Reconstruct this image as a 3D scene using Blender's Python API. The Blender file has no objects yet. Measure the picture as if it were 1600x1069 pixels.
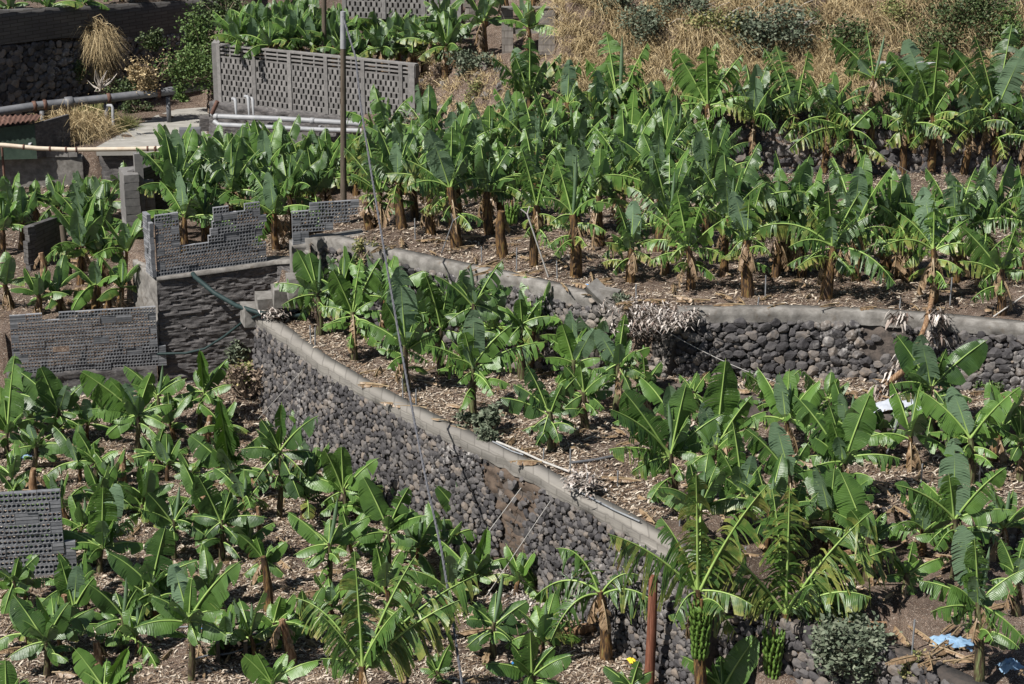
import bpy, bmesh, math, random
import numpy as np
from mathutils import Vector, Matrix, noise

# ------------------------------------------------------------------ camera, sky, sun
rad = math.radians
sc = bpy.context.scene
COL = sc.collection
CAMZ, PITCH, F = 15.2, rad(18.0), 3200.0
cam = bpy.data.cameras.new("camera"); camo = bpy.data.objects.new("camera", cam); COL.objects.link(camo)
camo.location = (0, 0, CAMZ); camo.rotation_euler = (rad(90) - PITCH, 0, 0)
cam.sensor_width = 36; cam.lens = 36 * F / 1600; cam.clip_start = 0.5; cam.clip_end = 6000
sc.camera = camo
SUN_EL, SUN_H = rad(50), Vector((-0.80, -0.60, 0)).normalized()      # direction towards the sun, over the ground
world = bpy.data.worlds.new("World"); sc.world = world; world.use_nodes = True
wn = world.node_tree.nodes; wl = world.node_tree.links
sky = wn.new("ShaderNodeTexSky"); sky.sky_type = 'NISHITA'; sky.sun_disc = False
sky.sun_elevation = SUN_EL; sky.sun_rotation = math.atan2(SUN_H.x, SUN_H.y)
wn["Background"].inputs[1].default_value = 0.05
wl.new(sky.outputs[0], wn["Background"].inputs[0])
sl = bpy.data.lights.new("sun", 'SUN'); sl.energy = 5.0; sl.angle = rad(0.5); sl.color = (1.0, 0.972, 0.925)
so = bpy.data.objects.new("sun", sl); COL.objects.link(so)
sd = Vector((SUN_H.x * math.cos(SUN_EL), SUN_H.y * math.cos(SUN_EL), math.sin(SUN_EL)))
so.rotation_euler = (-sd).to_track_quat('-Z', 'Y').to_euler(); so.location = (-20, -10, 40)
sc.view_settings.view_transform = 'Standard'; sc.view_settings.look = 'None'
sc.view_settings.exposure = 0.68; sc.view_settings.gamma = 1
sc.cycles.max_bounces = 6; sc.cycles.diffuse_bounces = 3; sc.cycles.transparent_max_bounces = 4

# ------------------------------------------------------------------ pixel of the photo -> point of the place
CP, SP = math.cos(PITCH), math.sin(PITCH)
def ray(px, py):
    a = (px - 800) / F; b = (534.5 - py) / F
    return (a, CP + b * SP, -SP + b * CP)
def at(px, py, z):
    r = ray(px, py); t = (z - CAMZ) / r[2]
    return Vector((r[0] * t, r[1] * t, z))
def atd(px, py, y):
    r = ray(px, py); t = y / r[1]
    return Vector((r[0] * t, y, CAMZ + r[2] * t))
def proj(p):
    d = p[1] * CP - (p[2] - CAMZ) * SP; u = p[1] * SP + (p[2] - CAMZ) * CP
    return 800 + F * p[0] / d, 534.5 - F * u / d
RN = np.random.RandomState(7)
R = random.Random(11)

# ------------------------------------------------------------------ mesh collector
class MB:
    def __init__(s): s.v, s.f, s.a, s.n = [], [], [], 0
    def add(s, v, f, mat=0, attr=None):
        v = np.asarray(v, float).reshape(-1, 3); f = np.asarray(f, int)
        s.v.append(v); s.f.append((f + s.n, mat)); s.n += len(v)
        s.a.append(np.zeros((len(v), 3)) + (attr if attr is not None else 0.0))
    def box(s, c, sx, sy, sz, rz=0, mat=0, jit=0, M=None):
        v = np.array([(x, y, z) for z in (-.5, .5) for y in (-.5, .5) for x in (-.5, .5)]) * (sx, sy, sz)
        if jit: v = v + RN.uniform(-jit, jit, v.shape)
        if M is not None: v = v @ np.array(M.to_3x3()).T
        elif rz:
            cz, sz_ = math.cos(rz), math.sin(rz); v = v @ np.array([[cz, sz_, 0], [-sz_, cz, 0], [0, 0, 1]])
        s.add(v + np.array(c), [(0, 2, 3, 1), (4, 5, 7, 6), (0, 1, 5, 4), (2, 6, 7, 3), (0, 4, 6, 2), (1, 3, 7, 5)], mat)
    def tube(s, pts, r, n=8, mat=0, cap=True, attr=None):
        P = np.array([tuple(p) for p in pts], float); k = len(P)
        r = np.zeros(k) + np.asarray(r, float)
        T = np.gradient(P, axis=0); T /= np.linalg.norm(T, axis=1)[:, None] + 1e-9
        ref = np.array((0, 0, 1.0)) if abs(T[0][2]) < .8 else np.array((1.0, 0, 0))
        A = np.cross(T, ref); A /= np.linalg.norm(A, axis=1)[:, None] + 1e-9; B = np.cross(T, A)
        an = np.arange(n) / n * 2 * math.pi
        V = P[:, None, :] + r[:, None, None] * (np.cos(an)[None, :, None] * A[:, None, :] + np.sin(an)[None, :, None] * B[:, None, :])
        i = np.arange(k - 1)[:, None] * n; j = np.arange(n)[None, :]; j2 = (j + 1) % n
        q = np.stack([i + j, i + n + j, i + n + j2, i + j2], -1).reshape(-1, 4)
        s.add(V, q, mat, attr)
        if cap:
            for e, o in ((0, 1), (k - 1, -1)):
                s.add(np.vstack([V[e], P[e]]), [(n, (a + 1) % n, a) if o > 0 else (n, a, (a + 1) % n) for a in range(n)], mat, attr)
    def build(s, name, mats, parent=None, org=None, smooth=True):
        me = bpy.data.meshes.new(name)
        v = np.vstack(s.v) if s.v else np.zeros((0, 3))
        root = parent
        while root is not None and root.parent: root = root.parent
        o0 = org if org is not None else (root.location if root is not None else None)
        if o0 is not None: v = v - np.array(tuple(o0))
        me.vertices.add(len(v)); me.vertices.foreach_set("co", v.ravel())
        vi = np.concatenate([f.ravel() for f, m in s.f]); tot = np.concatenate([np.full(len(f), f.shape[1]) for f, m in s.f])
        mi = np.concatenate([np.full(len(f), m) for f, m in s.f])
        st = np.concatenate([[0], np.cumsum(tot)[:-1]])
        me.loops.add(len(vi)); me.loops.foreach_set("vertex_index", vi.astype(np.int32))
        me.polygons.add(len(tot)); me.polygons.foreach_set("loop_start", st.astype(np.int32)); me.polygons.foreach_set("loop_total", tot.astype(np.int32))
        me.polygons.foreach_set("material_index", mi.astype(np.int32))
        me.polygons.foreach_set("use_smooth", np.full(len(tot), smooth))
        at_ = me.attributes.new("lf", 'FLOAT_VECTOR', 'POINT'); at_.data.foreach_set("vector", np.vstack(s.a).ravel())
        me.update(calc_edges=True); me.validate()
        for m in (mats if isinstance(mats, (list, tuple)) else [mats]): me.materials.append(m)
        ob = bpy.data.objects.new(name, me); COL.objects.link(ob)
        if parent is not None: ob.parent = parent
        elif org is not None: ob.location = org
        return ob
def tag(o, label=None, cat=None, group=None, kind=None):
    if label: o["label"] = label
    if cat: o["category"] = cat
    if group: o["group"] = group
    if kind: o["kind"] = kind
    return o
def empty(name, loc, label, cat, group=None):
    o = bpy.data.objects.new(name, None); o.empty_display_size = .2; COL.objects.link(o); o.location = loc
    return tag(o, label, cat, group)

# ------------------------------------------------------------------ materials
def mat(name):
    m = bpy.data.materials.new(name); m.use_nodes = True
    return m, m.node_tree.nodes, m.node_tree.links, m.node_tree.nodes["Principled BSDF"]
def ramp(n, l, src, stops):
    r = n.new("ShaderNodeValToRGB"); e = r.color_ramp.elements
    while len(e) < len(stops): e.new(0.5)
    for x, (p, c) in zip(e, stops): x.position = p; x.color = (*c, 1)
    l.new(src, r.inputs[0]); return r.outputs[0]
def noi(n, l, scale, detail=5, rough=.6, vec=None, dist=0):
    t = n.new("ShaderNodeTexNoise"); t.inputs["Scale"].default_value = scale; t.inputs["Detail"].default_value = detail
    t.inputs["Roughness"].default_value = rough; t.inputs["Distortion"].default_value = dist
    if vec is not None: l.new(vec, t.inputs["Vector"])
    return t.outputs[0]
def mix(n, l, f, a, b, mode='MIX'):
    m = n.new("ShaderNodeMix"); m.data_type = 'RGBA'; m.blend_type = mode
    for i, s in ((0, f), (6, a), (7, b)):
        if isinstance(s, (int, float)): m.inputs[i].default_value = s
        elif isinstance(s, tuple): m.inputs[i].default_value = (*s, 1)
        else: l.new(s, m.inputs[i])
    return m.outputs[2]
def mth(n, l, op, a, b=None, c=None):
    m = n.new("ShaderNodeMath"); m.operation = op
    for i, s in enumerate((a, b, c)):
        if s is None: continue
        if isinstance(s, (int, float)): m.inputs[i].default_value = s
        else: l.new(s, m.inputs[i])
    return m.outputs[0]
def bump(n, l, h, strength, dist, prev=None):
    b = n.new("ShaderNodeBump"); b.inputs["Strength"].default_value = strength; b.inputs["Distance"].default_value = dist
    l.new(h, b.inputs["Height"])
    if prev is not None: l.new(prev, b.inputs["Normal"])
    return b.outputs[0]
def pos(n, l, scale=None, rot=None):
    g = n.new("ShaderNodeNewGeometry"); o = g.outputs["Position"]
    if scale or rot:
        mp = n.new("ShaderNodeMapping"); l.new(o, mp.inputs[0])
        if scale: mp.inputs["Scale"].default_value = scale
        if rot: mp.inputs["Rotation"].default_value = rot
        o = mp.outputs[0]
    return o

def leaf_mat(name, top_a, top_b, back, trans=.22):
    m, n, l, b = mat(name)
    a = n.new("ShaderNodeAttribute"); a.attribute_name = "lf"
    sp = n.new("ShaderNodeSeparateXYZ"); l.new(a.outputs["Vector"], sp.inputs[0])
    oi = n.new("ShaderNodeObjectInfo"); geo = n.new("ShaderNodeNewGeometry")
    nz = noi(n, l, 2.2, 3, .6, geo.outputs["Position"])
    f = mth(n, l, 'MULTIPLY_ADD', nz, 1.4, mth(n, l, 'MULTIPLY_ADD', oi.outputs["Random"], .7, -.55))
    col = ramp(n, l, f, [(0.05, top_a), (.95, top_b)])
    col = mix(n, l, geo.outputs["Backfacing"], col, back)
    vein = mth(n, l, 'SINE', mth(n, l, 'MULTIPLY_ADD', sp.outputs[0], 230.0, mth(n, l, 'MULTIPLY', mth(n, l, 'ABSOLUTE', sp.outputs[1]), -9.0)))
    col = mix(n, l, mth(n, l, 'MULTIPLY_ADD', vein, .07, .09), col, (.17, .24, .07))
    # edge browning and age
    edge = mth(n, l, 'POWER', mth(n, l, 'ABSOLUTE', sp.outputs[1]), 5.0)
    n2 = noi(n, l, 9, 4, .7, geo.outputs["Position"])
    ag = mth(n, l, 'ADD', mth(n, l, 'MULTIPLY', sp.outputs[2], 1.0), mth(n, l, 'MULTIPLY_ADD', n2, .9, -.5))
    ag = mth(n, l, 'ADD', ag, mth(n, l, 'MULTIPLY', mth(n, l, 'MULTIPLY', edge, sp.outputs[2]), .8))
    y = ramp(n, l, ag, [(.30, (0, 0, 0)), (.62, (1, 1, 1))])
    col = mix(n, l, y, col, (.22, .23, .055))
    z = ramp(n, l, ag, [(.62, (0, 0, 0)), (.92, (1, 1, 1))])
    brown = ramp(n, l, noi(n, l, 14, 3, .6, geo.outputs["Position"]), [(.3, (.10, .055, .028)), (.7, (.36, .25, .15))])
    col = mix(n, l, z, col, brown)
    l.new(col, b.inputs["Base Color"]); b.inputs["Roughness"].default_value = .40; b.inputs["Specular IOR Level"].default_value = .5
    bm_ = bump(n, l, vein, .25, .004)
    bm_ = bump(n, l, noi(n, l, 7, 3, .5, geo.outputs["Position"]), .35, .03, bm_)
    l.new(bm_, b.inputs["Normal"])
    tr = n.new("ShaderNodeBsdfTranslucent"); l.new(mix(n, l, .55, col, (.16, .34, .02)), tr.inputs[0])
    ms = n.new("ShaderNodeMixShader"); ms.inputs[0].default_value = trans
    l.new(b.outputs[0], ms.inputs[1]); l.new(tr.outputs[0], ms.inputs[2])
    l.new(ms.outputs[0], n["Material Output"].inputs[0])
    return m
M_LEAF = leaf_mat("banana_leaf", (.011, .038, .009), (.085, .172, .028), (.115, .180, .110), .17)
def simple(name, stops, scale=6, rough=.8, bs=.4, bd=.01, detail=6, stretch=None, island=0, spec=.3, metal=0):
    m, n, l, b = mat(name)
    p = pos(n, l, stretch)
    h = noi(n, l, scale, detail, .65, p)
    if island:
        g = n.new("ShaderNodeNewGeometry")
        f = mth(n, l, 'MULTIPLY_ADD', g.outputs["Random Per Island"], island, mth(n, l, 'MULTIPLY_ADD', h, 1 - island * .5, -.25 * island))
    else: f = h
    l.new(ramp(n, l, f, stops), b.inputs["Base Color"])
    b.inputs["Roughness"].default_value = rough; b.inputs["Specular IOR Level"].default_value = spec; b.inputs["Metallic"].default_value = metal
    if bs: l.new(bump(n, l, h, bs, bd), b.inputs["Normal"])
    return m
M_RIB = simple("leaf_midrib", [(.3, (.16, .26, .06)), (.7, (.30, .40, .12))], 3, .45, 0)
M_TRUNK = simple("banana_trunk", [(.34, (.016, .012, .009)), (.48, (.055, .032, .017)), (.58, (.17, .095, .035)), (.68, (.12, .12, .04)), (.80, (.30, .22, .11))], 5, .6, .7, .02, 6, (5, 5, .9))
M_TRUNKY = simple("young_banana_stem", [(.34, (.02, .018, .013)), (.47, (.06, .04, .024)), (.58, (.10, .11, .045)), (.72, (.17, .20, .09)), (.85, (.26, .22, .12))], 5, .6, .7, .02, 6, (5, 5, .9))
M_DEAD = leaf_mat("dead_leaf", (.10, .06, .03), (.34, .23, .13), (.30, .21, .13), .12)
M_STUMP = simple("dead_trunk", [(.3, (.04, .025, .018)), (.5, (.18, .10, .05)), (.7, (.42, .30, .19)), (.85, (.5, .42, .32))], 6, .8, .8, .02, 6, (4, 4, .8))
M_FRUIT = simple("green_bananas", [(.3, (.05, .11, .018)), (.8, (.13, .20, .04))], 12, .5, .2)
M_BUD = simple("banana_flower", [(.3, (.10, .03, .06)), (.8, (.24, .10, .14))], 12, .5, .2)
M_CHIP = simple("litter_chips", [(.12, (.05, .032, .021)), (.35, (.15, .10, .062)), (.6, (.28, .215, .155)), (.9, (.52, .455, .37))], 8, .85, 0, island=.85)
M_STRAW = simple("pale_dead_leaf_strips", [(.1, (.16, .11, .09)), (.5, (.34, .30, .26)), (.9, (.55, .50, .46))], 8, .85, 0, island=.8)
M_STONE = simple("basalt_stone", [(.10, (.022, .020, .021)), (.4, (.058, .054, .055)), (.66, (.108, .099, .094)), (.92, (.18, .145, .115))], 9, .85, .9, .025, 8, island=.65)
M_STONE_B = simple("weathered_stone", [(.10, (.03, .028, .026)), (.4, (.08, .072, .066)), (.66, (.145, .128, .112)), (.92, (.26, .22, .18))], 9, .85, .9, .025, 8, island=.65)
def dusty(m, scale, lo, hi, c):
    n, l = m.node_tree.nodes, m.node_tree.links; b = n["Principled BSDF"]; src = b.inputs["Base Color"].links[0].from_socket; p = pos(n, l)
    a = ramp(n, l, noi(n, l, scale, 4, .6, p), [(lo, (0, 0, 0)), (hi, (1, 1, 1))]); d = ramp(n, l, noi(n, l, 11, 5, .7, p), [(.5, (0, 0, 0)), (.62, (1, 1, 1))])
    l.new(mix(n, l, mix(n, l, 1.0, a, d, 'MULTIPLY'), src, c), b.inputs["Base Color"])
def core_mat(name, a, b2, c):
    m, n, l, b = mat(name)
    p = pos(n, l)
    big = ramp(n, l, noi(n, l, .7, 4, .6, p), [(.45, a), (.58, b2)])
    col = mix(n, l, ramp(n, l, noi(n, l, 6, 6, .7, p), [(.45, (0, 0, 0)), (.62, (1, 1, 1))]), big, c)
    l.new(col, b.inputs["Base Color"]); b.inputs["Roughness"].default_value = .95
    l.new(bump(n, l, noi(n, l, 14, 6, .7, p), .8, .03), b.inputs["Normal"])
    return m
M_CORE = core_mat("wall_earth_and_lime", (.075, .06, .05), (.30, .28, .26), (.06, .05, .045))
M_CORE_D = core_mat("wall_earth", (.05, .04, .034), (.09, .072, .06), (.03, .026, .023))
M_CONC = simple("weathered_concrete", [(.25, (.07, .064, .057)), (.5, (.155, .144, .130)), (.78, (.27, .255, .235))], 4.5, .92, .8, .02, 10)
M_CONC_D = simple("dark_rough_concrete", [(.25, (.035, .033, .034)), (.5, (.085, .079, .077)), (.8, (.17, .155, .145))], 7.0, .95, 1.0, .03, 9, (.8, .8, 1.8))
dusty(M_STONE, .55, .52, .66, (.34, .32, .30)); dusty(M_STONE_B, .8, .45, .6, (.30, .27, .24)); dusty(M_CONC_D, 1.2, .55, .7, (.22, .21, .20)); dusty(M_CONC, 1.6, .5, .65, (.11, .09, .07))
M_BLOCK = simple("grey_hollow_block", [(.15, (.085, .087, .092)), (.5, (.155, .158, .166)), (.85, (.25, .25, .255))], 12, .9, .4, .006, 5, island=.5)
M_BLOCK_B = simple("brown_grey_block", [(.15, (.088, .083, .079)), (.5, (.145, .137, .130)), (.85, (.235, .222, .210))], 10, .9, .4, .006, 5, island=.35)
M_PIPE_D = simple("dark_grey_pipe", [(.3, (.075, .078, .085)), (.7, (.16, .16, .165))], 3, .5, .1)
M_PIPE_L = simple("pale_grey_pipe", [(.3, (.19, .195, .205)), (.7, (.31, .31, .31))], 3, .5, .1)
M_PIPE_C = simple("cream_pipe", [(.3, (.42, .34, .25)), (.7, (.58, .50, .40))], 3, .5, .1)
M_RUST = simple("rust", [(.3, (.05, .026, .02)), (.6, (.13, .07, .05)), (.85, (.30, .23, .20))], 5, .85, .4)
M_HOSE = simple("green_hose", [(.3, (.010, .022, .022)), (.7, (.024, .040, .039))], 5, .6, .1, spec=.2)
M_WOOD = simple("red_brown_wood", [(.3, (.05, .018, .010)), (.55, (.16, .06, .034)), (.8, (.28, .15, .10))], 7, .75, .6, .008, 6, (7, 7, .5))
M_POLE = simple("weathered_pole", [(.3, (.045, .035, .025)), (.7, (.12, .095, .07))], 7, .85, .6, .008, 6, (6, 6, .5))
M_METAL = simple("galvanised_steel", [(.3, (.18, .19, .20)), (.7, (.34, .35, .36))], 9, .45, .1, spec=.5, metal=.4)
M_CORD = simple("white_cord", [(.3, (.26, .25, .23)), (.7, (.42, .40, .37))], 9, .8, 0)
M_CABLE = simple("grey_cable", [(.3, (.05, .05, .056)), (.7, (.12, .12, .13))], 20, .7, .3)
M_GREENP = simple("green_painted_board", [(.3, (.02, .035, .025)), (.7, (.045, .07, .05))], 5, .7, .3)
M_BAG = simple("white_plastic_sheet", [(.3, (.28, .30, .34)), (.7, (.48, .50, .54))], 4, .35, .6, .03)
M_BLUE = simple("light_blue_plastic", [(.3, (.12, .21, .32)), (.7, (.26, .38, .50))], 6, .35, .6, .03)
M_DBLUE = simple("blue_plastic", [(.3, (.02, .14, .42)), (.7, (.08, .30, .62))], 6, .35, .6, .03)
M_DRYG = simple("dry_grass", [(.1, (.10, .07, .034)), (.5, (.33, .245, .125)), (.9, (.58, .47, .28))], 3, .8, 0, island=.7)
M_GRASSG = simple("green_grass", [(.1, (.05, .08, .02)), (.5, (.14, .15, .05)), (.9, (.34, .28, .13))], 3, .8, 0, island=.7)
M_BUSH = simple("bush_leaf", [(.1, (.03, .06, .015)), (.5, (.07, .12, .03)), (.9, (.14, .19, .06))], 5, .6, 0, island=.7)
M_BUSHD = simple("dark_bush_leaf", [(.1, (.018, .035, .01)), (.5, (.045, .07, .022)), (.9, (.11, .13, .055))], 5, .6, 0, island=.7)
M_GREY = simple("grey_green_leaf", [(.1, (.05, .068, .040)), (.5, (.10, .122, .078)), (.9, (.18, .195, .135))], 5, .7, 0, island=.7)
M_TWIG = simple("dry_twig", [(.2, (.10, .07, .05)), (.8, (.30, .23, .17))], 8, .8, 0, island=.6)
M_TWIGP = simple("pale_twig", [(.2, (.30, .26, .22)), (.8, (.5, .45, .40))], 8, .8, 0, island=.6)
def ground_mat():
    m, n, l, b = mat("soil_with_leaf_litter")
    p = pos(n, l)
    soil = ramp(n, l, noi(n, l, 3, 8, .7, p), [(.3, (.035, .024, .018)), (.55, (.085, .062, .048)), (.8, (.15, .115, .09))])
    wp = n.new("ShaderNodeVectorMath"); wp.operation = 'ADD'; l.new(p, wp.inputs[0])
    nt = n.new("ShaderNodeTexNoise"); nt.inputs["Scale"].default_value = 9; l.new(p, nt.inputs["Vector"])
    l.new(nt.outputs[1], wp.inputs[1])
    fs = []
    for k, (s, sc_) in enumerate((((1, .28, 1), 26), ((.28, 1, 1), 30), ((1, 1, 1), 42))):
        mp = n.new("ShaderNodeMapping"); mp.inputs["Scale"].default_value = s; mp.inputs["Rotation"].default_value = (0, 0, .5 + k); l.new(wp.outputs[0], mp.inputs[0])
        v = n.new("ShaderNodeTexVoronoi"); v.inputs["Scale"].default_value = sc_; l.new(mp.outputs[0], v.inputs["Vector"])
        fs.append(v)
    col = soil; hh = None
    big = noi(n, l, .55, 4, .65, p)
    for k, v in enumerate(fs):
        sp = n.new("ShaderNodeSeparateColor"); l.new(v.outputs["Color"], sp.inputs[0])
        thr = mth(n, l, 'MULTIPLY_ADD', big, 1.5, -.35)
        sel = mth(n, l, 'MULTIPLY', mth(n, l, 'LESS_THAN', sp.outputs[0], thr), mth(n, l, 'LESS_THAN', v.outputs["Distance"], .42))
        c = ramp(n, l, sp.outputs[1], [(.1, (.10, .06, .04)), (.4, (.20, .125, .085)), (.7, (.34, .26, .20)), (.95, (.52, .46, .39))])
        col = mix(n, l, sel, col, c)
        hh = sel if hh is None else mth(n, l, 'ADD', hh, sel)
    l.new(col, b.inputs["Base Color"]); b.inputs["Roughness"].default_value = .95; b.inputs["Specular IOR Level"].default_value = .15
    nb = bump(n, l, hh, .5, .02); l.new(bump(n, l, noi(n, l, 5, 8, .7, p), .8, .06, nb), b.inputs["Normal"])
    return m
M_SOIL = ground_mat()
def brick_mat(name, c1, c2, mo, bw, bh, rz=0, ms=.012, rough=.9):
    m, n, l, b = mat(name)
    t = n.new("ShaderNodeTexCoord"); mp = n.new("ShaderNodeMapping"); l.new(t.outputs["Object"], mp.inputs[0])
    mp.inputs["Rotation"].default_value = (rad(90), 0, 0)
    g = n.new("ShaderNodeSeparateXYZ"); l.new(t.outputs["Object"], g.inputs[0])
    cb = n.new("ShaderNodeCombineXYZ"); l.new(g.outputs[0], cb.inputs[0]); l.new(g.outputs[2], cb.inputs[1])
    br = n.new("ShaderNodeTexBrick"); l.new(cb.outputs[0], br.inputs["Vector"]); br.inputs["Scale"].default_value = 1
    br.inputs["Brick Width"].default_value = bw; br.inputs["Row Height"].default_value = bh; br.inputs["Mortar Size"].default_value = ms
    br.inputs["Color1"].default_value = (*c1, 1); br.inputs["Color2"].default_value = (*c2, 1); br.inputs["Mortar"].default_value = (*mo, 1)
    dirt = ramp(n, l, noi(n, l, 2.5, 8, .7), [(.3, (.45, .43, .42)), (.7, (1.15, 1.12, 1.08))])
    l.new(mix(n, l, .8, br.outputs[0], dirt, 'MULTIPLY'), b.inputs["Base Color"]); b.inputs["Roughness"].default_value = rough
    nb = bump(n, l, br.outputs[1], -.5, .01); l.new(bump(n, l, noi(n, l, 12, 6, .7), .5, .02, nb), b.inputs["Normal"])
    return m
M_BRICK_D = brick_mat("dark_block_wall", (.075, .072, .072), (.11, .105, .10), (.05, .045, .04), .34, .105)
M_BRICK_L = brick_mat("grey_block_wall", (.17, .155, .14), (.24, .22, .2), (.12, .105, .09), .42, .19)
M_ROAD = simple("pale_concrete_track", [(.3, (.19, .18, .16)), (.7, (.33, .315, .285))], 2.2, .9, .3, .01, 9, (1, 3, 1))

# ------------------------------------------------------------------ terraces: lines of the retaining walls, from which the ground height follows
def P2(l, z): return [at(x, y, z) for x, y in l]
Z1, Z1C, Z1B, Z2, ZL, ZLL, ZB, ZT = 2.1, 1.65, 2.55, 3.8, 2.5, 1.3, 2.4, 5.2
W1 = P2([(402, 495), (450, 530), (500, 567), (560, 602), (640, 645), (700, 674), (760, 702), (830, 737), (900, 777), (960, 808), (1000, 832), (1050, 860), (1112, 893)], Z1)
W1C = P2([(1118, 920), (1180, 948), (1290, 985), (1400, 1022), (1500, 1069), (1640, 1130)], Z1C)
W2A = P2([(494, 378), (506, 372), (560, 385), (640, 402), (700, 415), (800, 435), (860, 450), (925, 466)], Z2)
W2B = P2([(1060, 488), (1150, 487), (1250, 487), (1350, 491), (1450, 498), (1530, 505), (1600, 512), (1720, 526), (2050, 548)], Z2)
W3 = P2([(800, 214), (880, 207), (1000, 204), (1200, 204), (1400, 204), (1700, 208), (2050, 214)], 4.8)
CORN = at(245, 437, 2.48)
RWE = at(432, 411, 2.62)
STEP = at(478, 408, 3.3)
T2L = at(456, 388, Z2)
H0 = at(338, 158, 3.6); H1 = at(655, 194, 3.6)
G1 = at(128, 238, 2.3)
D0 = Vector((atd(-40, 165, 59.4).x, 59.4)); D1 = Vector((atd(335, 120, 66.5).x, 66.5))
def xy(l): return [(p[0], p[1]) for p in l]
def inside(poly, X, Y):
    r = np.zeros(X.shape, bool); n = len(poly)
    for i in range(n):
        x1, y1 = poly[i]; x2, y2 = poly[(i + 1) % n]
        if y1 == y2: continue
        c = ((y1 > Y) != (y2 > Y)) & (X < (x2 - x1) * (Y - y1) / (y2 - y1) + x1)
        r ^= c
    return r
def shift(l, d):                # push a wall line into the slope by d, so the step of the ground hides inside the wall
    out = []
    for i, p in enumerate(l):
        a = l[max(i - 1, 0)]; b = l[min(i + 1, len(l) - 1)]
        t = Vector((b[0] - a[0], b[1] - a[1])).normalized(); out.append((p[0] - t.y * d, p[1] + t.x * d))
    return out
S1, S1C, S2A, S2B, S3 = (shift(l, .22) for l in (W1, W1C, W2A, W2B, W3))
E1B = shift(P2([(985, 590), (1080, 603), (1160, 617), (1300, 640), (1450, 655), (1700, 675), (2050, 700)], Z1B), .08)
E1C = shift(P2([(1130, 890), (1250, 835), (1360, 800), (1470, 806), (1600, 830), (1720, 850)], Z1), .05)
polys = [
    (Z1, S1 + S1C + [(30, S1C[-1][1]), (30, 60), (W1[0].x + .1, 60), (W1[0].x + .1, W1[0].y + .8)]),
    (Z1C, S1C + [(30, S1C[-1][1])] + E1C[::-1] + [(S1C[0][0] - .1, S1C[0][1] + .1)]),
    (Z1B, E1B + [(30, E1B[-1][1]), (30, 60), (E1B[0][0] - .6, 60), (E1B[0][0] - .6, E1B[0][1] + 2)]),
    (ZLL, [(-40, CORN.y - 1.0), (CORN.x - 7, CORN.y - .7), (CORN.x + .1, CORN.y + .25), (CORN.x + .1, 70), (-40, 70)]),
    (ZL, [(CORN.x + .12, CORN.y + .25), (RWE.x, RWE.y + .2), (STEP.x - .3, STEP.y + .3), (T2L.x + .5, T2L.y + .6), (at(600, 235, ZL).x, at(600, 235, ZL).y), (0, 70), (-9.6, 70), (-9.6, 57), (-8.9, CORN.y + 2.2)]),
    (Z2, S2A + [(at(990, 500, Z2).x, at(990, 500, Z2).y + .8)] + S2B + [(40, S2B[-1][1]), (40, 90), (-6, 90)] + [(at(600, 205, Z2).x - .6, at(600, 205, Z2).y), (at(575, 250, Z2).x, at(575, 250, Z2).y), (at(560, 300, Z2).x, at(560, 300, Z2).y), (T2L.x + .35, T2L.y + .35)]),
    (ZB, [(-60, G1.y + .15), (G1.x, G1.y + .1), (at(345, 224, ZB).x, at(345, 224, ZB).y), (H1.x + .3, H1.y - .1), (H1.x + .5, 90), (-60, 90)]),
    (4.4, [(H0.x + .1, H0.y + .25), (H1.x, H1.y + .25), (H1.x + .5, 90), (H0.x - 2.5, 90), (H0.x - 1.2, 64)]),
    (5.5, [(-60, D0.y - 2.7), (D0.x, D0.y + .3), (D1.x, D1.y + .3), (D1.x + 6, 90), (-60, 90)]),
]
def wob(X, Y): return .035 * np.sin(X * 2.1 + 1.3 * np.sin(Y * 1.4)) + .03 * np.sin(Y * 2.7 + np.sin(X * 3.1)) + .015 * np.sin(X * 7 + Y * 5)
def height(X, Y):
    X = np.asarray(X, float); Y = np.asarray(Y, float); Z = np.zeros(X.shape)
    for z, p in polys: Z = np.where(inside(p, X, Y), z, Z)
    # the hill: rises behind the top wall and behind the bank beside the far screen wall
    xb = H1.x + .4; x3 = W3[1].x
    yl = np.interp(X, [xb, x3 - .8, x3, 40], [H1.y - .6, W3[1].y + .2, W3[1].y + .2, W3[-1].y + .2])
    d = np.clip(Y - yl, 0, 100)
    base = np.interp(X, [x3 - .8, x3], [Z2, 4.7])
    zh = np.where(d > 0, base + .72 * d, 0)
    cap = np.interp(X, [at(890, 100, 5.3).x - .4, at(930, 100, 5.3).x + .4], [5.35, 14.0])
    zh = np.minimum(zh, cap + .05 * d) + np.where(d > .3, .16 * np.sin(X * 1.3 + np.sin(Y * .9) * 2) + .1 * np.sin(X * 3.1 + Y * 2.2), 0)
    Z = np.where((X > xb) & (d > 0) & (Y > yl), np.maximum(zh, Z2), Z)
    # heap of earth that ran out through the gap in the lower wall
    g = GAP; Z = np.where(Z < .5, Z + .75 * np.exp(-(((X - g[0]) / .55) ** 2 + ((Y - g[1]) / .6) ** 2)), Z)
    Z = np.where(Z < .5, Z + .55 * np.exp(-(((X - BANK[0]) / 1.3) ** 2 + ((Y - BANK[1]) / 1.1) ** 2)), Z)
    return Z + wob(X, Y)
GAP = at(812, 858, 0); BANK = at(395, 640, 0)
def gpt(px, py, z=0.0):
    """the ground point seen at a pixel of the photo, nearest to level z"""
    best = None
    for k in range(60):
        zz = z + (k // 2) * .05 * (1 if k % 2 else -1); p = at(px, py, zz); g = hz(p.x, p.y)
        if best is None or abs(g - zz) < best[0]: best = (abs(g - zz), p, g)
        if abs(g - zz) < .03: break
    p = best[1]; return Vector((p.x, p.y, best[2]))
def hz(x, y): return float(height(np.array([x]), np.array([y]))[0])

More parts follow.
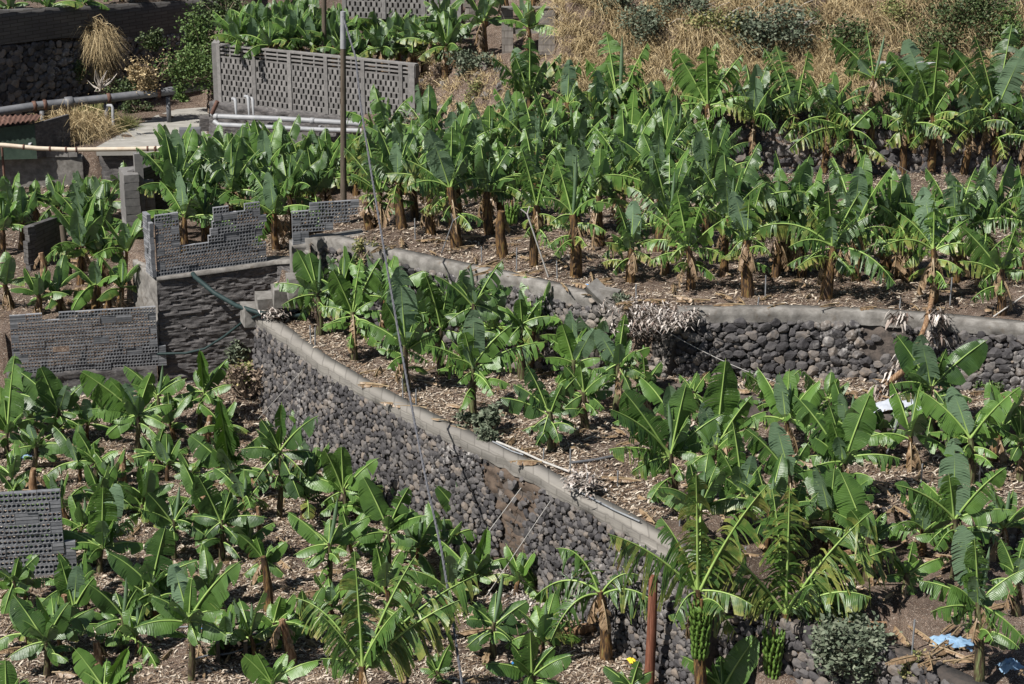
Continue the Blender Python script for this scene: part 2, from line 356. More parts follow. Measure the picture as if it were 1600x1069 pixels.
gx = np.concatenate([[-3000, -800, -200, -60, -30], np.arange(-15.5, 15.5, .11), [17, 20, 30, 60, 200, 800, 3000]])
gy = np.concatenate([[-3000, -500, -50, 10, 22, 27], np.arange(29, 68, .11), [70, 75, 90, 120, 300, 1000, 4000]])
GX, GY = np.meshgrid(gx, gy); GZ = height(GX, GY)
gm = MB(); nx, ny = len(gx), len(gy)
ii = (np.arange(ny - 1)[:, None] * nx + np.arange(nx - 1)[None, :]).ravel()
gm.add(np.stack([GX.ravel(), GY.ravel(), GZ.ravel()], 1), np.stack([ii, ii + 1, ii + nx + 1, ii + nx], 1))
tag(gm.build("ground", M_SOIL), kind="structure")
rd = MB()
rp = [at(150, 230, ZB + .06), at(345, 228, ZB + .06), at(345, 168, ZB + .06), at(312, 168, ZB + .06), at(275, 171, ZB + .06), at(245, 180, ZB + .06), at(200, 203, ZB + .06)]
rc = sum(rp, Vector()) / len(rp)
rd.add([tuple(rc)] + [tuple(p) for p in rp] + [(p.x, p.y, p.z - .25) for p in rp], [(0, i + 1, (i + 1) % 7 + 1) for i in range(7)])
rd.add([tuple(p) for p in rp] + [(p.x, p.y, p.z - .25) for p in rp], [(i + 7, (i + 1) % 7 + 7, (i + 1) % 7, i) for i in range(7)])
tag(rd.build("road", M_ROAD, smooth=False), kind="structure")

# ------------------------------------------------------------------ walls
_b = bmesh.new(); bmesh.ops.create_icosphere(_b, subdivisions=2, radius=1); ICO = np.array([v.co[:] for v in _b.verts]); ICOF = np.array([[v.index for v in f.verts] for f in _b.faces]); _b.free()
_b = bmesh.new(); bmesh.ops.create_icosphere(_b, subdivisions=1, radius=1); ICO1 = np.array([v.co[:] for v in _b.verts]); ICOF1 = np.array([[v.index for v in f.verts] for f in _b.faces]); _b.free()
def rock(mb, c, sx, sy, sz, ax=None, mat=0, cuts=10, small=False):
    V = (ICO1 if small else ICO).copy()
    for _ in range(cuts):
        d = RN.normal(size=3); d /= np.linalg.norm(d); k = RN.uniform(.52, .86)
        pr = V @ d; V -= np.clip(pr - k, 0, None)[:, None] * d
    V += RN.normal(size=V.shape) * .025
    V *= (sx, sy, sz)
    if ax is not None: V = V @ ax
    mb.add(V + np.array(c), ICOF1 if small else ICOF, mat)
def line_param(pts):
    P = np.array([tuple(p) for p in pts]); seg = np.hypot(*(np.diff(P[:, :2], axis=0).T)); S = np.concatenate([[0], np.cumsum(seg)])
    def f(s):
        x = np.interp(s, S, P[:, 0]); y = np.interp(s, S, P[:, 1]); z = np.interp(s, S, P[:, 2])
        e = .15; tx = np.interp(s + e, S, P[:, 0]) - np.interp(s - e, S, P[:, 0]); ty = np.interp(s + e, S, P[:, 1]) - np.interp(s - e, S, P[:, 1])
        n = np.hypot(tx, ty) + 1e-9; return x, y, z, tx / n, ty / n
    return S[-1], f
def stones(mb, pts, zb, rmin, rmax, batter=.14, drop=.26, mat=0, skip=None, dens=1.0, split=None):
    L, f = line_param(pts); H = float(np.mean([p[2] for p in pts])) - zb - drop
    S_, Hh, Rr = [], [], []; cell = 2 * rmax; grid = {}
    for phase, (lo, hi, k) in enumerate(((rmax * .85, rmax, .8), (rmin + (rmax - rmin) * .4, rmax * .85, 1.2), (rmin, rmin * 1.6, 2.2), (rmin * .6, rmin, 3.0))):
        tries = int(L * H / (lo * lo) * 2.2 * k * dens)
        for _ in range(tries):
            s = RN.uniform(0, L); h = RN.uniform(0, H); r = RN.uniform(lo, hi)
            ci, cj = int(s / cell), int(h / cell)
            if any((a - s) ** 2 + ((c - h) * 1.15) ** 2 < (d + r) ** 2 * .80 for i in (ci - 1, ci, ci + 1) for j in (cj - 1, cj, cj + 1) for a, c, d in grid.get((i, j), ())): continue
            S_.append(s); Hh.append(h); Rr.append(r); grid.setdefault((ci, cj), []).append((s, h, r))
    for s, h, r in zip(S_, Hh, Rr):
        if skip and skip(s / L, h / H): continue
        x, y, z, tx, ty = f(s); z = z - drop - h
        out = batter * (h + drop)
        ax = np.array([[tx, ty, 0], [ty, -tx, 0], [0, 0, 1.0]])
        a = RN.uniform(-.6, .6); Rm = np.array([[math.cos(a), 0, math.sin(a)], [0, 1, 0], [-math.sin(a), 0, math.cos(a)]])
        o = out - r * .12 + RN.uniform(-.02, .03)
        rock(mb, (x + ty * o, y - tx * o, z), r * RN.uniform(1.2, 1.6), r * .72, r * RN.uniform(1.05, 1.3), Rm @ ax, mat, small=r < .05)
def slab(mb, pts, zb, thick=.3, batter=0.0, rough=0.0, mat=0, du=.14, zt=None, front=0.0):
    """a wall along a line: top from the points, bottom zb (number or list), body behind the line"""
    L, f = line_param(pts); n = max(2, int(L / du)); ss = np.linspace(0, L, n + 1)
    x, y, z, tx, ty = f(ss); nxo, nyo = ty, -tx
    zbb = np.interp(ss, np.linspace(0, L, len(zb)), zb) if isinstance(zb, (list, tuple)) else np.full(n + 1, float(zb))
    Hm = float(np.max(z - zbb)); m = max(1, int(Hm / du)); rows = []
    for j in range(m + 1):
        t = j / m; zz = z + (zbb - z) * t; o = front + batter * (z - zz)
        if rough: o = o + rough * np.array([noise.noise(Vector((a * 1.6, b * 1.6, c * 7))) + .9 * noise.noise(Vector((a * 6, b * 6, c * 18))) - (1.1 if noise.noise(Vector((a * 3.3 + 7, b * 3.3, c * 13))) > .28 else 0) for a, b, c in zip(x, y, zz)]) * (1 if j else .3)
        rows.append(np.stack([x + nxo * o, y + nyo * o, zz], 1))
    V = np.array(rows); B = np.stack([x - nxo * thick, y - nyo * thick, z], 1); Bb = B.copy(); Bb[:, 2] = zbb
    allv = np.concatenate([V.reshape(-1, 3), B, Bb]); q = []; w = n + 1
    i = np.arange(n)
    for j in range(m): q.append(np.stack([j * w + i, (j + 1) * w + i, (j + 1) * w + i + 1, j * w + i + 1], 1))
    b0 = (m + 1) * w; q.append(np.stack([i, i + 1, b0 + i + 1, b0 + i], 1)); q.append(np.stack([b0 + i, b0 + i + 1, b0 + w + i + 1, b0 + w + i], 1))
    mb.add(allv, np.vstack(q), mat)
    for e in (0, n):
        col = np.arange(m + 1) * w + e; vv = np.concatenate([allv[col], allv[[b0 + e, b0 + w + e]]]); k = m + 1
        ce = vv.mean(0); ring = list(range(m + 1)) + [k + 1, k]
        fs = [(len(vv), ring[(a + 1) % len(ring)], ring[a]) if e else (len(vv), ring[a], ring[(a + 1) % len(ring)]) for a in range(len(ring))]
        mb.add(np.vstack([vv, ce]), fs, mat)
def lift(pts, dz): return [Vector((p[0], p[1], p[2] + dz)) for p in pts]
def stone_wall(name, label, pts, zb, rmin, rmax, stone=M_STONE, core=M_CORE_D, cop=True, drop=.21, batter=.14, skip=None, cop_mat=M_CONC, thick=.27, group=None, cprough=.05):
    p0 = pts[0]; e = empty(name, (p0[0], p0[1], zb), label, "wall", group)
    c = MB(); slab(c, lift(pts, -drop + .01), zb - .15, .4, batter, .03, 0, .16, front=batter * drop - .07); c.build("wall_core", core, e)
    s = MB(); stones(s, pts, zb, rmin, rmax, batter, drop, 0, skip); s.build("stones", stone, e, smooth=False)
    if cop:
        k = MB(); slab(k, lift(pts, .05), [p[2] - drop + .0 for p in pts], thick, 0, cprough, 0, .1, front=.03); k.build("coping", cop_mat, e)
    return e
def gapskip(u0, u1, h0): return lambda u, h: u0 < u < u1 and h > h0
_L1, _f1 = line_param(W1)
def hole1(u, h):
    c = .655 + .035 * (h - .3); return abs(u - c) < .036 + .018 * math.sin(h * 7 + 1) and R.random() < .86
M_COPB = brick_mat("coping_blocks", (.185, .174, .156), (.215, .203, .184), (.145, .136, .122), .26, .13)
stone_wall("dry_stone_wall", "long dark dry-stone terrace wall with pale block coping running diagonally down the middle", W1, 0, .038, .078, core=M_CORE_D, skip=hole1, cop_mat=M_COPB)
stone_wall("dry_stone_wall", "short dark stone wall behind the green banana bunch at the bottom edge", W1C, 0, .05, .105, drop=.06, cop=False)
stone_wall("dry_stone_wall", "curved stone wall under the upper row of banana trunks, with smooth concrete coping", W2A, 1.95, .042, .088, core=M_CORE)
eg = MB(); _i0, _i1 = .58 * _L1, .715 * _L1
slab(eg, [Vector([float(q) for q in _f1(_i0 + (_i1 - _i0) * k / 8)[:3]]) - Vector((0, 0, .22)) for k in range(9)], -.1, .2, .13, .07, 0, .05, front=-.02)
tag(eg.build("exposed_earth", simple("brown_earth", [(.3, (.045, .032, .024)), (.7, (.12, .088, .065))], 4, .95, 1.0, .05, 9)), kind="structure")
def hole2(u, h): return R.random() < .85 and .305 < u < .375 and h < .62 - abs(u - .335) * 6
stone_wall("dry_stone_wall", "straight wall of large rounded basalt stones under a grey concrete beam", W2B, 2.5, .05, .115, skip=hole2, core=M_CORE_D)
WM = [at(925, 466, Z2), at(960, 492, 3.55), at(1000, 500, 3.4), at(1040, 496, 3.6), at(1062, 488, Z2)]
stone_wall("collapsed_stone_wall", "slumped stretch of stone wall where the coping has broken away", WM, 2.0, .05, .12, stone=M_STONE_B, cop=False, drop=.05, batter=.3, core=M_CORE)
stone_wall("dry_stone_wall", "shaded dark stone wall behind the top row of banana plants, below the dry hillside", W3, 3.7, .08, .16, cop=False, drop=.03, core=M_CORE_D)
ledge = MB(); slab(ledge, P2([(1000, 596), (1080, 605), (1160, 619), (1300, 642), (1450, 657), (1700, 677), (2050, 702)], Z1B - .02), Z1 - .1, .3, .25, .06, 0, .1)
tag(ledge.build("earth_bank", M_CORE_D), "low brown earth bank below the large-stone wall", "bank", kind="structure")
E1Cw = P2([(1345, 802), (1400, 796), (1470, 806)], Z1)
stone_wall("stone_ledge", "knee-high ledge of dark stones between banana plants, near the white bag", E1Cw, Z1C, .07, .12, cop=False, drop=.02)
stone_wall("stone_ledge", "low stone edge at the far right side, below the bag", P2([(1545, 818), (1600, 826), (1700, 845)], Z1), Z1C, .07, .12, cop=False, drop=.02)
# tumbled slabs of coping and rocks at the collapse
def slabbox(name, label, cat, px, py, z, dims, rx, ry, rz, m, group=None):
    c = at(px, py, z); b = MB(); M = Matrix.Rotation(rad(rz), 3, 'Z') @ Matrix.Rotation(rad(ry), 3, 'Y') @ Matrix.Rotation(rad(rx), 3, 'X')
    b.box((0, 0, 0), *dims, M=M, jit=.02); b.v[0] = b.v[0] + np.array(c)
    return tag(b.build(name, m, org=c, smooth=False), label, cat, group)
slabbox("broken_coping", "pale slab of broken concrete coping tilting down where the upper wall collapsed", "slab", 955, 477, 3.68, (1.15, .3, .16), 35, 42, -20, M_CONC)
slabbox("broken_block", "cream broken block lying on the rubble of the slumped wall", "block", 1006, 521, 3.12, (.3, .12, .42), 20, -18, 12, M_CONC)
slabbox("coping_block", "short pale kerb block standing behind the broken coping", "block", 952, 459, 3.9, (.42, .18, .18), 0, 0, -25, M_CONC)
# lower-left retaining wall, its corner, side and steps
rw = empty("retaining_wall", (CORN.x, CORN.y, 0), "tall dark rough-cast retaining wall with a sharp corner, under the hollow-block screen", "wall")
b = MB(); slab(b, [CORN, at(330, 425, 2.55), RWE, at(480, 407, 3.0)], [-.1, -.1, 0, 2.0], .45, .02, .024, 0, .035)
b.build("front_face", M_CONC_D, rw, smooth=False)
CB = Vector((CORN.x - .85, CORN.y + 1.75, 2.45))
b = MB(); slab(b, [CB, CORN - Vector((.0, .0, .02))], 0, .3, .02, .03, 0, .08); b.build("side_face", M_CONC, rw)
b = MB(); slab(b, lift([CORN, at(330, 425, 2.55), RWE, at(480, 407, 3.0)], .05), [2.47, 2.52, 2.6, 2.95], .46, 0, .01, 0, .1, front=.05); b.build("coping", M_CONC, rw)
st = empty("stone_steps", at(425, 480, Z1), "pale worn steps climbing beside the green hose to the upper terrace", "steps")
for i, (x, y, z) in enumerate(((400, 478, 2.25), (422, 462, 2.55), (448, 447, 2.85), (470, 432, 3.15))):
    b = MB(); c = at(x, y, z); b.box((c.x, c.y + .1, c.z - .22), .62, .5, .44, .25, jit=.03); b.build("step", M_CONC, st, smooth=False)

# hollow-block screens: every block is a real slab with ten round openings
def block_tpl(bw, bh, t, holes):
    V, Fq = [], []
    def add(q):
        k = len(V); V.extend(q); Fq.append((k, k + 1, k + 2, k + 3))
    nxh, nzh = 5, 2
    if holes:
        cw, ch = bw / nxh, bh / nzh
        for i in range(nxh):
            for j in range(nzh):
                cx, cz = (i + .5) * cw, (j + .5) * ch
                r = min(cw, ch) * .44
                sq = [(math.copysign(min(1, abs(math.cos(a)) * 1.4143), math.cos(a)) * cw / 2 + cx, math.copysign(min(1, abs(math.sin(a)) * 1.4143), math.sin(a)) * ch / 2 + cz) if False else None for a in ()]
                sq = [(cx + dx * cw / 2, cz + dz * ch / 2) for dx, dz in ((1, 0), (1, 1), (0, 1), (-1, 1), (-1, 0), (-1, -1), (0, -1), (1, -1))]
                ho = [(cx + r * math.cos(k * math.pi / 4), cz + r * math.sin(k * math.pi / 4)) for k in range(8)]
                for k in range(8):
                    k2 = (k + 1) % 8; a, b_, c, d = sq[k], sq[k2], ho[k2], ho[k]
                    add([(a[0], 0, a[1]), (b_[0], 0, b_[1]), (c[0], 0, c[1]), (d[0], 0, d[1])])
                    add([(d[0], t, d[1]), (c[0], t, c[1]), (b_[0], t, b_[1]), (a[0], t, a[1])])
                    add([(d[0], 0, d[1]), (c[0], 0, c[1]), (c[0], t, c[1]), (d[0], t, d[1])])
    else:
        for z0, z1, y in ((0, .3, 0), (.3, .36, .012), (.36, .64, 0), (.64, .70, .012), (.70, 1, 0)):
            add([(0, y, z0 * bh), (bw, y, z0 * bh), (bw, y, z1 * bh), (0, y, z1 * bh)])
        add([(bw, t, 0), (0, t, 0), (0, t, bh), (bw, t, bh)])
    add([(0, 0, 0), (0, t, 0), (0, t, bh), (0, 0, bh)][::-1]); add([(bw, 0, 0), (bw, t, 0), (bw, t, bh), (bw, 0, bh)])
    add([(0, 0, bh), (bw, 0, bh), (bw, t, bh), (0, t, bh)]); add([(0, 0, 0), (0, t, 0), (bw, t, 0), (bw, 0, 0)])
    return np.array(V, float), np.array(Fq)
def hole_wall(mb, A, B, rows, bw, bh, t=.09, solid=.06, miss=.02, seed=1):
    rr = random.Random(seed); A = Vector(A); B = Vector(B); u = Vector((B.x - A.x, B.y - A.y, 0)); L = u.length; u.normalize(); nrm = Vector((-u.y, u.x, 0)); dz = (B.z - A.z) / L
    th = block_tpl(bw - .008, bh - .007, t, True); ts = block_tpl(bw - .008, bh - .007, t, False); th5 = block_tpl(bw / 2 - .008, bh - .007, t, False)
    for j, (a0, a1) in enumerate(rows):
        x = a0 * bw - (bw / 2 if j % 2 else 0)
        while x < a1 * bw - bw * .3:
            if x < a0 * bw - .01: tp, w = th5, bw / 2; x0 = a0 * bw
            elif x + bw > a1 * bw + .02: tp, w = th5, bw / 2; x0 = x
            else: tp, w = (ts if rr.random() < solid else th), bw; x0 = x
            if not rr.random() < miss:
                V, Q = tp; V = V + np.array((0, rr.uniform(-.012, .012), rr.uniform(-.003, .003)))
                X = x0 + V[:, 0]; W = np.stack([A.x + u.x * X + nrm.x * V[:, 1], A.y + u.y * X + nrm.y * V[:, 1], A.z + dz * X + j * bh + V[:, 2]], 1)
                mb.add(W, Q)
            x = x0 + w if x0 != x else x + w
BW, BH = .352, .155
b = MB(); A0 = CORN + Vector((.02, .06, .055)); A1 = Vector((RWE.x, RWE.y + .06, RWE.z + .055))
hole_wall(b, A0, A1, [(0, 7.1), (0, 7.1), (0, 7.0), (0, 7.05)], BW, BH, seed=3, solid=.1)
hole_wall(b, A0 + Vector((0, 0, 4 * BH)), A1 + Vector((0, 0, 4 * BH)), [(0, 1.7)] * 4 + [(0, 1.6)], BW, BH, seed=4)
hole_wall(b, A0 + Vector((0, 0, 4 * BH)), A1 + Vector((0, 0, 4 * BH)), [(3.3, 7), (3.45, 7.1), (3.6, 7), (3.7, 6.9), (3.7, 6.7)], BW, BH, seed=8, solid=.12)
u_ = (CB - CORN); u_.z = 0; u_.normalize()
hole_wall(b, CORN + u_ * .5 + Vector((-.1, 0, .05)), CORN + Vector((-.1, 0, .05)), [(0, 1.3)] * 8 + [(0, 1.2)], BW, BH, solid=1, seed=5)
tag(b.build("hollow_block_wall", M_BLOCK, org=(CORN.x, CORN.y, 2.5), smooth=False), "broken U-shaped screen of grey hollow blocks standing on the dark retaining wall", "block wall")
b = MB(); YB = CORN.y - .15
hole_wall(b, atd(22, 588, YB - .75), atd(243, 572, YB), [(0, 9.3)] * 3 + [(0, 9.2)] * 6, BW, BH, solid=.07, miss=.03, seed=21)
tag(b.build("hollow_block_wall", M_BLOCK, org=tuple(atd(22, 588, YB - .75)), smooth=False), "long low screen of hollow blocks left of the tall retaining wall", "block wall")
b = MB(); slab(b, [atd(10, 586, YB - .78), atd(245, 571, YB - .02)], -.1, .4, .03, .05, 0, .09); tag(b.build("concrete_footing", M_CONC_D, org=(-11, YB, 0)), "dark rough footing under the long low hollow-block screen", "footing")
b = MB(); YC = at(470, 384, 3.7).y
hole_wall(b, atd(458, 386, YC), atd(566, 378, YC + .35), [(0, .9), (0, .95), (0, 2.5), (0, 4.2), (0, 4.2), (1.1, 4.25), (1.1, 1.6)], BW, BH, seed=33, solid=.1)
tag(b.build("hollow_block_wall", M_BLOCK, org=(-4.5, YC, 3.6), smooth=False), "stepped hollow-block screen beside the pole at the end of the curved wall", "block wall")
b = MB(); slab(b, [atd(456, 384, YC - .02), atd(570, 366, YC + .33)], 2.3, .5, .03, .06, 0, .1); tag(b.build("concrete_footing", M_CONC, org=(-4.5, YC, 2.3)), "brown rough footing under the stepped hollow-block screen by the pole", "footing")
b = MB(); q0, q1 = at(-60, 906, .12), at(128, 894, .12)
hole_wall(b, q0, q1, [(0, 5.0), (0, 5.0), (0, 4.9), (0, 4.8), (0, 4.6), (0, 4.7), (0, 4.55), (0, 4.55)], .40, .197, t=.11, seed=41, solid=.1, miss=.05)
tag(b.build("hollow_block_wall", M_BLOCK, org=tuple(q0), smooth=False), "close broken screen of hollow blocks cut off by the left edge of the picture", "block wall")
b = MB(); slab(b, [q0 + Vector((0, -.02, 0)), q1 + Vector((.1, -.02, 0))], -.2, .3, 0, .05, 0, .1); tag(b.build("concrete_footing", M_CONC_D, org=tuple(q0)), "stony footing below the close hollow-block screen on the left edge", "footing")
# block pillars between the plants
def pillar(px, py, z, top, w, d, rz, m, label, name="block_pillar"):
    c = at(px, py, z); h = top - z; o = MB(); n = max(1, int(h / .19)); k = empty(name, c, label, "pillar")
    for j in range(n): o.box((c.x + R.uniform(-.008, .008), c.y + d / 2, c.z + (j + .5) * h / n), w, d, h / n - .008, rad(rz + R.uniform(-.8, .8)), jit=.004)
    o.build("block_stack", m, k, smooth=False); return k, o
k1, _ = pillar(205, 432, ZLL - .1, 3.75, .36, .9, 18, M_BLOCK_B, "narrow block pillar between the banana plants left of the hollow-block screen")
b = MB(); b.box(tuple(at(214, 432, ZLL) + Vector((.05, .75, 1.45))), .2, .2, 2.9, rad(18)); b.build("rear_post", M_BLOCK_B, k1, smooth=False)
b = MB(); e0 = atd(208, 268, 48.6); e1 = atd(290, 243, 51.2); slab(b, [e0, e1], 1.2, .16, 0, .01)
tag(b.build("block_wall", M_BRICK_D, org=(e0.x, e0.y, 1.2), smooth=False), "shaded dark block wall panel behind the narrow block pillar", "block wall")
b = MB(); c = atd(232, 282, 48.9); b.box((c.x, c.y, c.z - 1.0), .24, .22, 2.0, rad(18)); tag(b.build("block_pillar", M_BRICK_L, org=(c.x, c.y, 1.3), smooth=False), "shaded block post in front of the dark block wall panel", "pillar")
b = MB(); e0 = atd(48, 354, 48.6); e1 = atd(100, 336, 50.2); slab(b, [e0, e1], 1.2, .16, 0, .01)
for j in range(9): b.box((e0.x - .04 + R.uniform(-.05, .03), e0.y, e0.z - .08 - j * .19), .2, .2, .18, rad(45))
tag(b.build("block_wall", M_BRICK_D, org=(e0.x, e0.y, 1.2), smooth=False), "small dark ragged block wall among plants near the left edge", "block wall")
b = MB(); c = at(108, 435, ZLL); b.tube([c, c + Vector((-.1, .1, 1.3))], [.10, .07], 8, 0); tag(b.build("wooden_post", M_POLE, org=c), "weathered grey post leaning by the small dark ragged wall", "post")
# rendered wall at the upper left, below the cream pipe
gw = empty("rendered_wall", at(0, 285, ZLL), "grey rendered retaining wall with a row of blocks on top, below the cream pipe", "wall")
b = MB(); slab(b, [atd(-40, 243, G1.y - .15), atd(60, 244, G1.y - .08), G1 + Vector((0, 0, -.1))], ZLL - .3, .3, .03, .03, 0, .15); b.build("wall_face", M_CONC, gw)
b = MB(); slab(b, [G1 + Vector((0, 0, -.15)), G1 + Vector((.5, 2.2, -.15))], ZLL - .3, .3, 0, .02, 0, .2); b.build("end_face", M_CONC_D, gw)  # end turned from the sun: its shade is put into a darker concrete colour
b = MB(); g0 = atd(15, 240, G1.y + .0)
for j in range(8):
    for r_ in range(1): b.box((g0.x + j * .26, g0.y, g0.z), .25, .2, .16, jit=.006)
b.build("block_course", M_BLOCK_B, gw, smooth=False)
b = MB(); e0 = at(140, 236, 2.2); slab(b, [at(135, 238, 2.25), at(240, 236, 2.3)], 1.2, .5, .05, .05, 0, .15); tag(b.build("concrete_kerb", M_CONC_D, org=e0), "dark broken kerb between the cream pipe and the pale track", "kerb")
# far pierced screen wall (staggered slots) on its rough base
def screen(mb, A, B, h, cw=.165, rh=.16, gap=.062, pier=1.22, t=.2, rails=True):
    A = Vector(A); B = Vector(B); u = Vector((B.x - A.x, B.y - A.y, 0)); L = u.length; u.normalize(); rz = math.atan2(u.y, u.x); dz = (B.z - A.z) / L
    n = int(h / rh)
    def bx(x0, x1, z0, z1, off=0, tt=t):
        xm = (x0 + x1) / 2; mb.box((A.x + u.x * xm - u.y * off, A.y + u.y * xm + u.x * off, A.z + dz * xm + (z0 + z1) / 2), x1 - x0, tt, z1 - z0, rz)
    for j in range(n):
        bx(0, L, j * rh, j * rh + rh * .16, off=.004)
        x = 0 if j % 2 else cw / 2
        while x < L - .05:
            x1 = min(x + cw - gap, L); 
            if x1 - x > .02: bx(x, x1, j * rh + rh * .16, (j + 1) * rh, off=R.uniform(-.004, .004))
            x += cw
    top = n * rh
    x = 0
    while x < L: bx(x - .02, x + .10, 0, top + (.34 if rails else 0), off=-.012, tt=t + .02); x += pier
    bx(L - .2, L, 0, top + (.34 if rails else 0), off=-.012, tt=t + .02)
    if rails:
        for z0 in (0, .11, .22, .33): bx(0, L, top + z0, top + z0 + .045)
        x = 0
        while x < L: bx(x, x + .05, top, top + .34, off=.01); x += .41
hA, hB = H0 + Vector((.15, 0, .0)), H1 + Vector((-.05, 0, 0))
hh = 1.32
b = MB(); screen(b, hA, hB, hh); b.box((hA.x - .1, hA.y + .5, hA.z + .85), .22, 1.1, 1.66)
sw = tag(b.build("pierced_block_wall", M_BLOCK_B, org=tuple(hA), smooth=False), "long grey-brown screen wall pierced by staggered slots, with a railed top, above the pipes", "screen wall")
b = MB(); slab(b, [H0 + Vector((-.2, -.12, 0)), H1 + Vector((.2, -.12, 0)), H1 + Vector((1.0, .8, .2))], ZB - .3, .6, .1, .09, 0, .1)
tag(b.build("rubble_base_wall", M_CONC_D, org=tuple(H0)), "rough mortared rubble base below the long pierced screen wall", "wall")
b = MB(); fA = atd(538, 26, 60.5); fB = atd(722, 34, 59.6); screen(b, fA, fB, 1.2)
tag(b.build("pierced_block_wall", M_BLOCK_B, org=tuple(fA), smooth=False), "higher pierced screen wall behind the far banana plants, cut by the top edge", "screen wall")
# ruined frame
y0 = at(800, 96, 5.3).y; ru = empty("ruined_block_frame", at(800, 96, 5.2), "ruined block doorway frame with a lintel beside the dry grass hill", "ruin")
def bx2(name, x0, y0p, x1, y1p, t=.3, m=M_BRICK_L, dy=0):
    a = atd(x0, y0p, y0 + dy); c = atd(x1, y1p, y0 + dy); b = MB(); b.box(((a.x + c.x) / 2, y0 + dy, (a.z + c.z) / 2), abs(c.x - a.x), t, abs(a.z - c.z), jit=.02); b.build(name, m, ru, smooth=False)
bx2("pillar", 784, 12, 801, 100); bx2("pillar", 842, 12, 866, 96); bx2("lintel", 784, 11, 898, 14.5, .34, M_CONC); bx2("pillar", 866, 22, 881, 50, .28, M_BLOCK_B, .05); bx2("pillar", 874, 24, 892, 92, .28, M_BLOCK_B, .12); bx2("sill", 801, 44, 842, 52, .2, M_CONC)
b = MB(); a = atd(722, 0, 59.0); 
for k in range(9): b.box((a.x + .2 + (k % 2) * .06, 59.0, a.z + .3 - k * .2), .34, .3, .18, jit=.02)
tag(b.build("block_pillar", M_BRICK_L, org=(a.x, 59, 5.2), smooth=False), "ragged block pillar at the end of the higher pierced screen, top edge", "pillar")
# shaded wall at the upper left
def dwz(x, py): # point on the shaded wall plane for a photo column and row
    r = ray(x, py); d = D1 - D0; den = r[0] * d.y - r[1] * d.x; t = (D0.x * d.y - D0.y * d.x) / den
    return Vector((r[0] * t, r[1] * t, CAMZ + r[2] * t))
dt = [dwz(-40, 20), dwz(0, 17), dwz(330, 0), dwz(350, -2)]; dm = [dwz(-40, 74), dwz(0, 74), dwz(330, 52), dwz(350, 52)]
stone_wall("dry_stone_wall", "tall shaded stone wall at the upper left under the dark blockwork", dm, ZB, .07, .14, drop=0, cop=False, batter=.08)
b = MB(); slab(b, dt, [p.z - .02 for p in dm], .3, 0, .012, 0, .3); 
tag(b.build("block_wall", M_BRICK_D, org=tuple(dm[0])), "dark shaded block wall along the top left, on the tall stone wall", "block wall")

